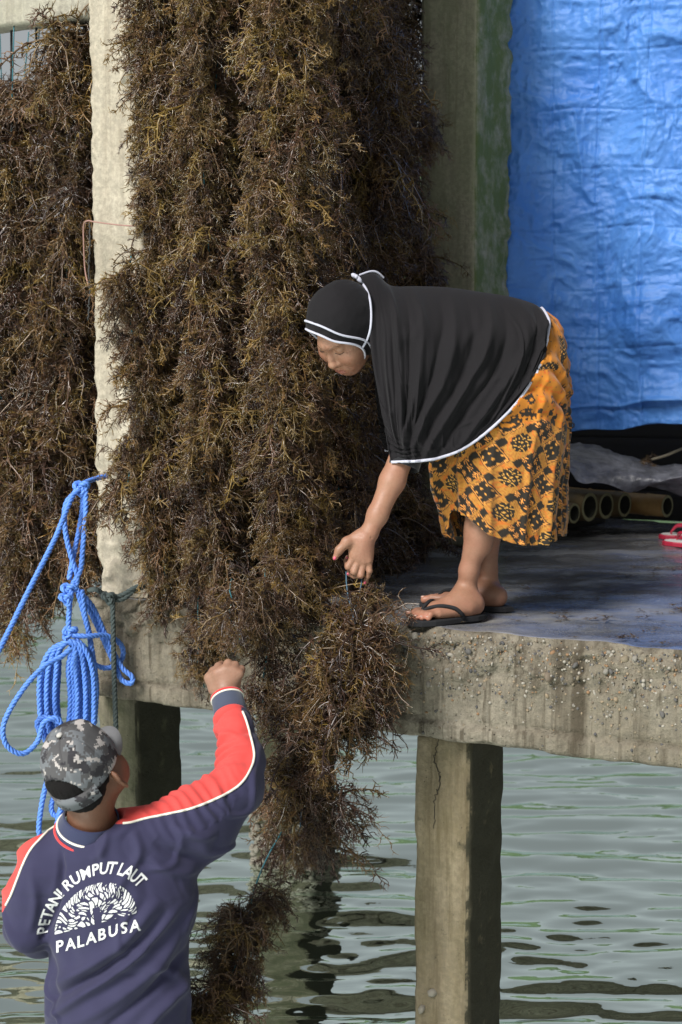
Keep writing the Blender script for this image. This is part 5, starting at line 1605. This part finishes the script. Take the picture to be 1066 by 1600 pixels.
# ---- hair under the cap
B4 = Body(mC - 0.16, mC + 0.16, 0.004)
B4.ell(Hm(0, -0.016, 0.022), MAX, (0.0795, 0.095, 0.09), 0.01)
B4.ell(Hm(0, -0.055, -0.030), MAX, (0.060, 0.046, 0.045), 0.02)
hv, hf = B4.mesh()
l3 = np.stack([(hv - mC) @ mL, (hv - mC) @ mF, (hv - mC) @ mU], 1)
hv = hv + vert_normals(hv, hf) * (0.0018 * fbm(l3 * A(160, 160, 30), 2, 3))[:, None]
cut = (l3[hf].mean(1)[:, 1] < 0.015) & (l3[hf].mean(1)[:, 2] > -0.078)
part('hair', hv, hf[cut], plain('black_hair', (0.009, 0.008, 0.008), 0.85, bump=(300, 0.5, 0.003), spec=0.1), mo_)

# ---- camouflage cap
def camo():
    n = NB('grey_digital_camouflage')
    def blotch(scale, snap, seed):
        vm = n.n('VectorMath'); vm.operation = 'SNAP'; n.inp(vm, 0, n.map((1, 1, 1), (seed, seed * 0.7, 0))); vm.inputs[1].default_value = (snap, snap, snap)
        return n.noise(scale, 3, 0.6, vm.outputs[0])
    c = n.mix(n.ramp(blotch(15, 0.005, 1.0), [(0.0, 0), (0.5, 1)], 'CONSTANT'), (0.070, 0.068, 0.070), (0.125, 0.132, 0.142))
    c = n.mix(n.ramp(blotch(20, 0.0045, 5.0), [(0.0, 0), (0.56, 1)], 'CONSTANT'), c, (0.035, 0.033, 0.037))
    c = n.mix(n.ramp(blotch(24, 0.0042, 9.0), [(0.0, 0), (0.585, 1)], 'CONSTANT'), c, (0.36, 0.33, 0.315))
    n.set(Base_Color=c, Roughness=0.9, Specular_IOR_Level=0.2, Normal=n.bump(n.noise(600, 2), 0.2, 0.001))
    return n.m
M['camo'] = camo()
cap_t = part
def cap_pt(el, az, inf=0.0):
    """el from the rim (0) to the button (90 deg), az round the head from the back."""
    ce, se = np.cos(el), np.sin(el)
    x = (0.089 + inf) * ce ** 0.8 * np.sin(az); y = -(0.106 + inf) * ce ** 0.8 * np.cos(az); z = (0.130 + inf) * np.sign(se) * np.abs(se) ** 0.92
    return mC + MS * (x[..., None] * mL + (y[..., None] - 0.006) * mF + (z[..., None] + 0.002 + 0.006 * (-np.cos(az))[..., None]) * mU)
naz, nel = 160, 46
az = np.linspace(-np.pi, np.pi, naz, endpoint=False); el = np.linspace(0, R(89.5), nel)
EL, AZ = np.meshgrid(el, az, indexing='ij')
V = cap_pt(EL, AZ)
for k in range(6):                                       # seams of the six panels
    a_k = k * np.pi / 3 - np.pi + np.pi / 6
    da = (AZ - a_k + np.pi) % (2 * np.pi) - np.pi
    V += (-0.0016 * np.exp(-(da * np.cos(EL) / 0.022) ** 2))[..., None] * ((V - mC) / 0.1)
V += (0.0022 * fbm(V * 22, 3, 7))[..., None] * ((V - mC) / 0.1)
Fq = grid_faces(nel, naz, True)
fe, fa_ = EL.ravel()[Fq].mean(1), ((AZ.ravel()[Fq[:, 0]] + 0.02))
arch = (np.abs(fa_) < R(41)) & (fe < R(33) * np.sqrt(np.clip(1 - (fa_ / R(41)) ** 2, 0, 1)))
cap_o = part('cap', V.reshape(-1, 3), Fq[~arch], M['camo'], mo_)
mo = cap_o.modifiers.new('thick', 'SOLIDIFY'); mo.thickness = 0.0025; mo.offset = -1
# strap closing the opening, button, piped edge of the opening
az_s = np.linspace(R(-58), R(58), 30)
st = np.stack([cap_pt(np.full(30, R(e)), az_s, i) for e, i in ((-9, 0.0), (-9, 0.003), (6, 0.003), (6, 0.0))], 0)
part('strap', st.reshape(-1, 3), grid_faces(4, 30), M['camo'], cap_o)
aa = np.linspace(-1, 1, 40); arc_ = cap_pt(R(33) * np.sqrt(np.clip(1 - aa ** 2, 0, 1)) + 0.01, R(42) * aa, 0.001)
loop(arc_, 0.0022, cap_o, mat=M['camo'], name='edge_binding', closed=False)
v, f = ellip(mC + MS * (0.1335 * mU - 0.006 * mF), MAX, (0.0085, 0.0085, 0.005)); part('button', v, f, plain('cap_button', (0.4, 0.38, 0.36), 0.8), cap_o)
az_v = np.linspace(R(128), R(232), 40); jj = np.linspace(0, 1, 12)
rim_ = cap_pt(np.full(40, R(2)), az_v)
lx = np.linspace(-1, 1, 40)
vis = []
for h in (0.0, -0.004):
    g_ = rim_[None] + MS * jj[:, None, None] * ((0.046 * np.sqrt(np.clip(1 - (np.abs(lx) ** 2.4), 0, 1)))[None, :, None] * mF + (-0.020 * lx ** 2 * jj[:, None] - 0.004 * jj[:, None])[..., None] * mU) + h * mU
    vis.append(g_)
V = np.concatenate([vis[0].reshape(-1, 3), vis[1].reshape(-1, 3)])
f0 = grid_faces(12, 40)
part('visor', V, np.vstack([f0, f0[:, ::-1] + 480]), plain('grey_visor_cloth', (0.13, 0.13, 0.135), 0.9, var=0.5), cap_o)
# ================================================================ tarpaulin wall
def tarp_mat():
    n = NB('blue_tarpaulin')
    c = n.mix(n.ramp(n.noise(3, 5), [(0.35, 0), (0.7, 1)]), (0.06, 0.22, 0.64), (0.12, 0.32, 0.74))
    wv_ = n.voro(260)
    n.set(Base_Color=c, Roughness=0.5, Specular_IOR_Level=0.5, Normal=n.bump(n.noise(26, 6, 0.6, None, 0.4), 0.35, 0.02))
    tr = n.n('BsdfTranslucent'); n.inp(tr, 'Color', c)
    mx = n.n('MixShader'); mx.inputs[0].default_value = 0.28
    n.t.links.new(n.b.outputs[0], mx.inputs[1]); n.t.links.new(tr.outputs[0], mx.inputs[2]); n.t.links.new(mx.outputs[0], n.out.inputs['Surface'])
    return n.m
TE = unit(A(0.96, -0.28, 0))
tc = P(786, 300, 7.05)
def tpt(s, z): return np.stack([tc[0] + TE[0] * s, tc[1] + TE[1] * s, z], -1)
nu, nv = 330, 420
s_ = np.linspace(-0.06, 1.35, nu)[:, None]; h_ = np.linspace(0, 1, nv)[None]
zb = np.interp(s_, [-0.06, 0.22, 0.45, 0.60, 0.78, 1.35], [1.915, 1.925, 1.945, 1.965, 1.985, 2.0]) + 0.006 * np.sin(s_ * 22)
z = zb + (4.35 - zb) * h_
V = tpt(s_ + 0 * z, z)
q = np.stack([s_ + 0 * z, z, 0 * z], -1)
wq = q + 0.05 * np.stack([vnoise(q * 5, 1), vnoise(q * 5, 2), 0 * z], -1)
rid = lambda p, sd: 1 - np.abs(vnoise(p, sd))
d = 0.085 * vnoise(q * A(2.8, 0.9, 1), 3) + 0.036 * rid(wq * A(4.5, 5, 1), 4) + 0.013 * rid(wq * A(9, 15, 1) + 5, 5) + 0.009 * rid(wq * A(24, 30, 1), 6) + 0.004 * rid(wq * A(50, 60, 1), 7)
d += 0.035 * vnoise(q * A(7, 0.7, 1) + 3, 31)                            # long hanging folds
low = smooth01((2.75 - z) / 0.8)
d += low * (0.020 * rid(wq * A(3, 11, 1) + 2, 8))                    # horizontal sag folds towards the foot
diag = (z - 2.35) - 0.9 * (s_ - 0.55)
d += 0.05 * np.exp(-(diag / 0.20) ** 2) * smooth01(s_ / 0.4) - 0.05 * smooth01((s_ - 0.42 - 0.25 * (z - 2.2)) / 0.25) * smooth01((2.95 - z) / 0.5)
for k in range(7):                                                     # packing creases
    x0 = 0.02 + 0.19 * k + 0.012 * np.sin(z * 3 + k); d -= 0.006 * np.exp(-((s_ - x0) / 0.004) ** 2)
for k in range(10):
    z0 = 2.05 + 0.24 * k + 0.012 * np.sin(s_ * 9 + k); d -= 0.005 * np.exp(-((z - z0) / 0.004) ** 2)
hemz = z - zb
d += 0.012 * np.exp(-((hemz - 0.10) / 0.006) ** 2) - 0.010 * (hemz < 0.095)
nrm = A(-TE[1], TE[0], 0) * -1.0
if nrm[1] > 0: nrm = -nrm
V = V + nrm * d[..., None]
tarp = part('tarpaulin', V.reshape(-1, 3), grid_faces(nu, nv), tarp_mat(), loc=tpt(np.array(0.5), np.array(1.95)))
tag(tarp, 'wrinkled bright blue tarpaulin hanging as a wall behind the woman', 'tarpaulin')
mo = tarp.modifiers.new('thick', 'SOLIDIFY'); mo.thickness = 0.001
eye = plain('tarp_eyelet', (0.05, 0.06, 0.09), 0.5)
for s0 in (0.31,):
    c0 = tpt(np.array(s0), np.array(1.965)) + nrm * 0.05
    a = np.linspace(0, 2 * np.pi, 20, endpoint=False)
    v, f = tube(np.vstack([c0 + 0.010 * (np.cos(a)[:, None] * TE + np.sin(a)[:, None] * A(0, 0, 1)), c0 + A(0.010 * TE[0], 0.010 * TE[1], 0)]), 0.004, 6)
    o = part('eyelet', v, f, eye); o.parent = tarp; o.location = -np.array(tarp.location)
# rail carrying it, above the picture
v, f = tube([tpt(np.array(-0.5), np.array(4.36)), tpt(np.array(1.9), np.array(4.36))], 0.03, 10)
bm_rail = plain('bamboo_rail', (0.22, 0.15, 0.07), 0.6)
o = part('bamboo_pole', v, f, bm_rail, loc=tpt(np.array(0.5), np.array(4.33))); tag(o, 'bamboo pole along the top edge of the blue tarpaulin', 'bamboo pole')
# near-black boards painted to stand for the dark interior under the tarpaulin
wl = thing('gap_shade_boards', tpt(np.array(0.7), np.array(DZ)) + A(0.12, 0.75, 0), 'boards coloured near black for the unlit gap under the tarpaulin', 'wall')
dkw = plain('gap_shade_dark', (0.012, 0.010, 0.009), 0.95, bump=(20, 0.4, 0.004))
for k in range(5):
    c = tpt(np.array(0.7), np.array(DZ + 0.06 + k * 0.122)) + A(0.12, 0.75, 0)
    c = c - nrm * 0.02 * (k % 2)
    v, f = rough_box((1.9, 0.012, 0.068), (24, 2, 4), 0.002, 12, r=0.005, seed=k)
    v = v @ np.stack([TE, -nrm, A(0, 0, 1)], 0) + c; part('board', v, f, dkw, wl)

# ---------------------------------------------------------------- bamboo poles under a grey sheet
def bamboo_mat(nm, a, b):
    n = NB(nm); c = n.mix(n.ramp(n.noise(8, 5, 0.6), [(0.35, 0), (0.65, 1)]), a, b)
    n.set(Base_Color=c, Roughness=0.45, Specular_IOR_Level=0.5); return n.m
bam = [bamboo_mat('weathered_bamboo', (0.075, 0.055, 0.028), (0.13, 0.09, 0.04)), bamboo_mat('yellow_bamboo', (0.38, 0.25, 0.10), (0.22, 0.12, 0.04))]
bam_in = plain('bamboo_inside', (0.012, 0.012, 0.006), 0.9, var=0.4)
bam_cut = plain('bamboo_cut_end', (0.13, 0.12, 0.06), 0.85, var=0.4)
BD = unit(A(-0.74, 0.67, 0))
def bamboo(end, L, r, mat, label, seed):
    th = thing('bamboo_pole', end + BD * L / 2 - A(0, 0, r), label, 'bamboo pole', 'bamboo poles lying under the grey sheet')
    n = 90; x = np.linspace(0, L, n); rr = np.full(n, r) + 0.0008 * np.sin(x * 30)
    for k in range(5):
        x0 = 0.045 + k * 0.30 + 0.05 * (seed % 3); rr += 0.004 * np.exp(-((x - x0) / 0.006) ** 2) - 0.002 * np.exp(-((x - x0 - 0.014) / 0.005) ** 2)
    pts = end[None] + BD[None] * x[:, None]
    v, f = tube(pts, rr, 26, close=False); part('culm', v, f, mat, th)
    u1 = unit(np.cross(BD, A(0, 0, 1))); u2 = A(0, 0, 1); a = np.linspace(0, 2 * np.pi, 26, endpoint=False)
    ring_ = lambda rad, xx: end + BD * xx + rad * (np.cos(a)[:, None] * u1 + np.sin(a)[:, None] * u2)
    part('cut_end', np.vstack([ring_(r, -0.0005), ring_(r * 0.76, -0.001)]), grid_faces(2, 26, True), bam_cut, th)
    Vi = np.vstack([ring_(r * 0.765, -0.0005), ring_(r * 0.75, 0.16)]); part('hollow', Vi, grid_faces(2, 26, True).tolist() + [[26 + k for k in range(26)]], bam_in, th)
# each next pole lies a pole's width nearer
e0 = P(900, 778, 6.82); perp = np.cross(BD, A(0, 0, 1)); perp = perp if perp[1] > 0 else -perp
names = ('weathered bamboo pole, its hollow end next to the skirt', 'thick dark bamboo pole end, second from the skirt', 'dark bamboo pole end in the middle of the row', 'dark bamboo pole end beside the yellow pole', 'yellow bamboo pole with a pale cut end at the right of the row')
for k, (px, py, L, r) in enumerate(((900, 778, 1.0, 0.042), (924, 782, 1.0, 0.060), (950, 784, 1.0, 0.056), (979, 783, 1.0, 0.052), (1046, 782, 1.1, 0.047))):
    off = (0, 0.105, 0.224, 0.336, 0.45)[k]
    base = e0 + perp * off
    # slide along the pole until its end shows at this photo column
    kx = (px - CX) / F_PX
    sl_ = (kx * base[1] - base[0]) / (BD[0] - kx * BD[1])
    e = base + BD * sl_; e[2] = P(px, py, e[1])[2]
    e[2] = DZ + 0.075 + r
    bamboo(e, L, r, bam[1 if k == 4 else 0], names[k], k)
    if k == 2: bm_mid = e.copy()
skm = plain('dark_bearer', (0.02, 0.016, 0.012), 0.95)
for k, sl_ in enumerate((0.30, 0.75)):
    c = bm_mid + BD * sl_; c[2] = DZ + 0.0365
    v, f = rough_box((0.40, 0.04, 0.036), (10, 3, 3), 0.002, 12, r=0.006, seed=k)
    v = v @ np.stack([perp, BD, A(0, 0, 1)], 0) + c
    o = part('timber_bearer', v, f, skm, loc=c - A(0, 0, 0.036)); tag(o, 'dark timber bearer under the bamboo poles, ' + ('nearer their ends' if k == 0 else 'farther back'), 'timber', 'bearers under the bamboo')
top_ = [(868, 692, 7.2), (900, 691, 7.2), (930, 696, 7.16), (985, 713, 7.1), (1030, 727, 7.05), (1066, 724, 7.0), (1130, 720, 6.95)]
mid_ = [(868, 712, 7.0), (900, 712, 6.98), (935, 722, 6.93), (985, 738, 6.85), (1030, 745, 6.80), (1066, 745, 6.75), (1130, 745, 6.7)]
bot_ = [(868, 728, 6.80), (890, 736, 6.80), (907, 752, 6.80), (950, 757, 6.82), (988, 769, 6.84), (1015, 760, 6.9), (1066, 777, 6.9)]
g = catmull(np.array([[P(*q) for q in r_] for r_ in (bot_, mid_, top_)]), 60)
g = np.swapaxes(catmull(np.swapaxes(g, 0, 1), 150), 0, 1)
g = g + A(0, -0.5, 0.8) * (0.012 * rid(g * 16, 3) + 0.006 * rid(g * 36, 4) - 0.012)[..., None]
gs = NB('grey_plastic_sheet'); gs.set(Base_Color=gs.mix(gs.ramp(gs.noise(14, 6, 0.65), [(0.4, 0), (0.7, 1)]), (0.05, 0.05, 0.062), (0.17, 0.17, 0.20)), Roughness=0.4, Specular_IOR_Level=0.6, Normal=gs.bump(gs.noise(30, 5, 0.6), 0.5, 0.01))
o = part('plastic_sheet', g.reshape(-1, 3), grid_faces(60, 150), gs.m, loc=P(980, 765, 6.8)); tag(o, 'crumpled grey plastic sheet spread over the bamboo poles', 'sheet')
mo = o.modifiers.new('thick', 'SOLIDIFY'); mo.thickness = 0.002
v, f = tube(catmull([P(1018, 718, 7.0), P(1040, 712, 6.98), P(1070, 700, 6.95), P(1110, 690, 6.9)], 20), 0.006, 6)
o = part('stick', v, f, plain('dry_stick', (0.20, 0.17, 0.12), 0.9), loc=P(1018, 718, 7.0)); tag(o, 'thin dry stick on top of the grey sheet', 'stick')
o = bpy.data.objects.new('seaweed_scrap', TUFT_SMALL[1]); o.location = P(1014, 722, 7.0); o.scale = (0.42, 0.3, 0.42); COL.objects.link(o); tag(o, 'dried seaweed scrap lying on the grey sheet', 'seaweed')

# ---------------------------------------------------------------- red flip flops by the bamboo
redr = plain('red_rubber', (0.42, 0.02, 0.05), 0.45); whitef = plain('white_footbed', (0.62, 0.60, 0.57), 0.7, var=0.08)
for k, (toe, heel, lab) in enumerate(((G(1036, 851, DZ), G(1134, 860, DZ), 'red flip flop with white footbed, nearer one of the pair at the right border'), (G(1029, 842, DZ), G(1127, 844, DZ), 'red flip flop with white footbed, farther one of the pair at the right border'))):
    th = thing('flip_flop', (toe + heel) / 2, lab, 'flip flop', 'red flip flops on the deck')
    flip_flop(heel, toe, th, (redr, redr, whitef), 1 if k == 0 else -1, None, 0.02, 'sole', DZ + 0.001)

# ---------------------------------------------------------------- scraps of seaweed on the deck
vv, ff, cc, off = [], [], [], 0
tv, tf, tcx = tuft(777, nmain=5, Lm=(0.06, 0.14), r0=0.0045, nside=7, up=0, droop=0)
for k in range(75):
    px, py = rng.uniform(600, 1066), rng.uniform(872, 1010)
    if k % 3 == 0: px = rng.uniform(860, 1066)
    g0 = G(px, py, DZ)
    if (g0 - A0) @ E2 < 0.05: continue
    a = rng.uniform(0, 6.28); s = rng.choice([0.12, 0.2, 0.32, 0.55], p=[.4, .35, .18, .07])
    Rm = A(0, 0, 0)[None] + np.array([[math.cos(a), math.sin(a), 0], [-math.sin(a), math.cos(a), 0], [0, 0, 1]])
    q = (tv * A(s * 1.5, s, s * 0.22)) @ Rm; q[:, 2] -= q[:, 2].min() + 0.001
    vv.append(q + g0); ff.append(tf + off); cc.append(tcx * 0.7); off += len(q)
o = part('seaweed_scraps', np.vstack(vv), np.vstack(ff), M['weed'], col=np.vstack(cc)); tag(o, 'scraps of seaweed scattered over the wet deck', 'seaweed', kind='stuff')

# ---------------------------------------------------------------- ropes
blue_rope = NB('blue_rope_fibre'); blue_rope.set(Base_Color=blue_rope.mix(blue_rope.noise(40, 3), (0.06, 0.17, 0.58), (0.12, 0.27, 0.72)), Roughness=0.5, Specular_IOR_Level=0.4, Normal=blue_rope.bump(blue_rope.noise(500, 2), 0.2, 0.001))
blue_rope = blue_rope.m
RD = 5.24
def rp(name, pts, parent, mat=blue_rope, r=0.0088, d=RD, wob=0.004, n=120):
    q = np.array([P(p[0], p[1], p[2] if len(p) > 2 else d) for p in pts])
    c = catmull(q, n)
    v, f = rope_mesh(c, r, pitch=r * 5.2)
    return part(name, v, f, mat, parent)
rt = thing('rope', P(103, 1300, RD), 'coiled bright blue rope knotted round the pale post above the head of the man', 'rope')
rp('line', [(168, 744, 5.40), (150, 748, 5.36), (130, 756, 5.30), (118, 768, 5.27), (106, 792, 5.22), (86, 842, 5.15), (44, 925, 5.02), (-2, 1018, 4.90), (-50, 1110, 4.75)], rt)
rp('line', [(124, 764, 5.27), (103, 788, 5.24), (102, 828), (112, 872), (121, 900), (118, 920)], rt)
rp('line', [(134, 760, 5.28), (134, 800, 5.26), (130, 850), (126, 890), (114, 912)], rt)
rp('line', [(131, 764, 5.29), (127, 810, 5.27), (117, 860, 5.26), (108, 905)], rt)
def knot(px, py, d, s, parent, mat=blue_rope, r=0.0088, seed=0):
    rr = np.random.default_rng(seed); t = np.linspace(0, 1, 60) * 2 * np.pi
    c = np.stack([np.sin(t) + 1.6 * np.sin(2 * t), 0.9 * np.sin(3 * t), np.cos(t) - 1.6 * np.cos(2 * t)], 1) * s
    ax = rr.normal(0, 0.3, 3); c[:, 0] += c[:, 2] * ax[0]
    v, f = rope_mesh(c + P(px, py, d), r, pitch=r * 5.2); return part('knot', v, f, mat, parent)
knot(127, 762, 5.28, 0.0088, rt, seed=1)
knot(108, 922, RD, 0.0088, rt, seed=2); knot(104, 936, RD - 0.01, 0.0072, rt, seed=5)
knot(108, 988, RD, 0.0075, rt, seed=3)
rp('line', [(110, 935), (108, 958), (107, 985)], rt)
rp('line', [(118, 918), (146, 950), (168, 1000), (190, 1042), (207, 1058), (204, 1068), (190, 1062), (180, 1040), (162, 1000), (142, 958), (122, 925)], rt, d=5.30)
rp('line', [(122, 926), (138, 985, 5.26), (146, 1030, 5.27), (151, 1075, 5.28), (148, 1130, 5.27)], rt)
rp('line', [(128, 922), (133, 960, 5.25), (141, 1000, 5.27), (142, 1060, 5.28), (146, 1120, 5.28)], rt)
rp('line', [(112, 993), (138, 994), (166, 993, 5.29), (186, 1004, 5.32), (193, 1020, 5.33), (186, 1037, 5.32), (166, 1044, 5.30), (146, 1036, 5.27), (134, 1014), (118, 998)], rt)
for k, (xl, xr, yb) in enumerate(((62, 134, 1212), (69, 127, 1190), (78, 139, 1220), (86, 121, 1182), (66, 116, 1200), (90, 133, 1204), (73, 147, 1190), (82, 110, 1205))):
    d = RD + 0.05 * (k % 3 - 1) * 0.5
    rp('loop', [(106, 1002, d), ((xl + 106) / 2 - 4, 1016, d), (xl + 2, 1050, d), (xl, 1100, d), (xl + 7, 1150, d), ((xl + xr) / 2, yb, d), (xr - 5, 1150, d), (xr, 1095, d), (xr - 3, 1045, d), ((xr + 108) / 2 + 3, 1012, d), (108, 1001, d)], rt)
rp('loop', [(112, 1012, 5.18), (96, 1026, 5.17), (68, 1042, 5.14), (34, 1080, 5.10), (7, 1128, 5.08), (9, 1162, 5.08), (34, 1178, 5.10), (58, 1160, 5.13), (68, 1130, 5.15), (88, 1122, 5.16), (96, 1136, 5.17), (84, 1158, 5.17), (66, 1150, 5.17), (58, 1130, 5.17), (70, 1120, 5.17), (92, 1128, 5.17)], rt)
rp('loop', [(82, 1190, 5.2), (72, 1225, 5.2), (64, 1265, 5.2), (61, 1300, 5.2), (68, 1318, 5.2), (84, 1306, 5.2), (92, 1275, 5.2), (100, 1240, 5.2), (100, 1200, 5.2)], rt)
rp('loop', [(92, 1195, 5.22), (86, 1235, 5.22), (80, 1262, 5.22), (88, 1275, 5.22), (102, 1258, 5.22), (110, 1230, 5.22), (106, 1195, 5.22)], rt)
rp('loop', [(100, 1195, 5.18), (97, 1250, 5.18), (90, 1296, 5.18), (100, 1312, 5.18), (110, 1290, 5.18), (112, 1240, 5.18), (108, 1195, 5.18)], rt)

green_rope = plain('grey_green_rope_fibre', (0.045, 0.060, 0.058), 0.85, var=0.3)
gt = thing('rope', P(180, 1150, 5.3), 'old grey green rope knotted round the foot of the pale post, its end hanging down', 'rope')
rp('line', [(140, 922, 5.46), (150, 921, 5.36), (162, 928, 5.33), (173, 934, 5.31)], gt, green_rope, 0.0085)
rp('line', [(173, 934, 5.31), (190, 930, 5.32), (208, 920, 5.33), (228, 912, 5.35)], gt, green_rope, 0.0085)
rp('line', [(173, 938, 5.31), (192, 936, 5.32), (206, 926, 5.33), (228, 915, 5.36)], gt, green_rope, 0.0085)
rp('line', [(176, 936, 5.30), (177, 980, 5.29), (178, 1040, 5.28), (180, 1100, 5.28), (182, 1160, 5.28)], gt, green_rope, 0.0085)
knot(170, 934, 5.30, 0.0075, gt, green_rope, 0.0085, 4)
pink = plain('pink_cord', (0.30, 0.17, 0.14), 0.85)
pt_ = thing('cord', P(134, 450, 5.45), 'thin pink cord looped round the pale post at mid height', 'cord')
v, f = tube(catmull([P(225, 354, 5.34), P(190, 352, 5.36), P(150, 347, 5.38), P(137, 345, 5.40), P(131, 352, 5.44), (P(131, 380, 5.45)), P(133, 420, 5.46), P(138, 446, 5.44)], 60), 0.0024, 6); part('strand', v, f, pink, pt_)
v, f = tube(catmull([P(140, 349, 5.39), P(141, 380, 5.39), P(139, 420, 5.39), P(140, 460, 5.39), P(138, 500, 5.40)], 60) + rng.normal(0, 0.0012, (60, 3)), 0.003, 5); part('wire', v, f, plain('dark_wire', (0.03, 0.03, 0.03), 0.8), pt_)
blackc = plain('black_cord', (0.01, 0.012, 0.014), 0.8)
for px, lab in ((18, 'bare black cord hanging from the beam near the left border'), (57, 'bare black cord hanging from the beam, right one of two')):
    d = front_d(px, 0.16)
    v, f = tube(np.linspace(P(px, 38, d), P(px, 130, d), 12), 0.0042, 6)
    o = part('cord', v, f, blackc, loc=P(px, 130, d)); tag(o, lab, 'cord', 'bare cords under the beam')
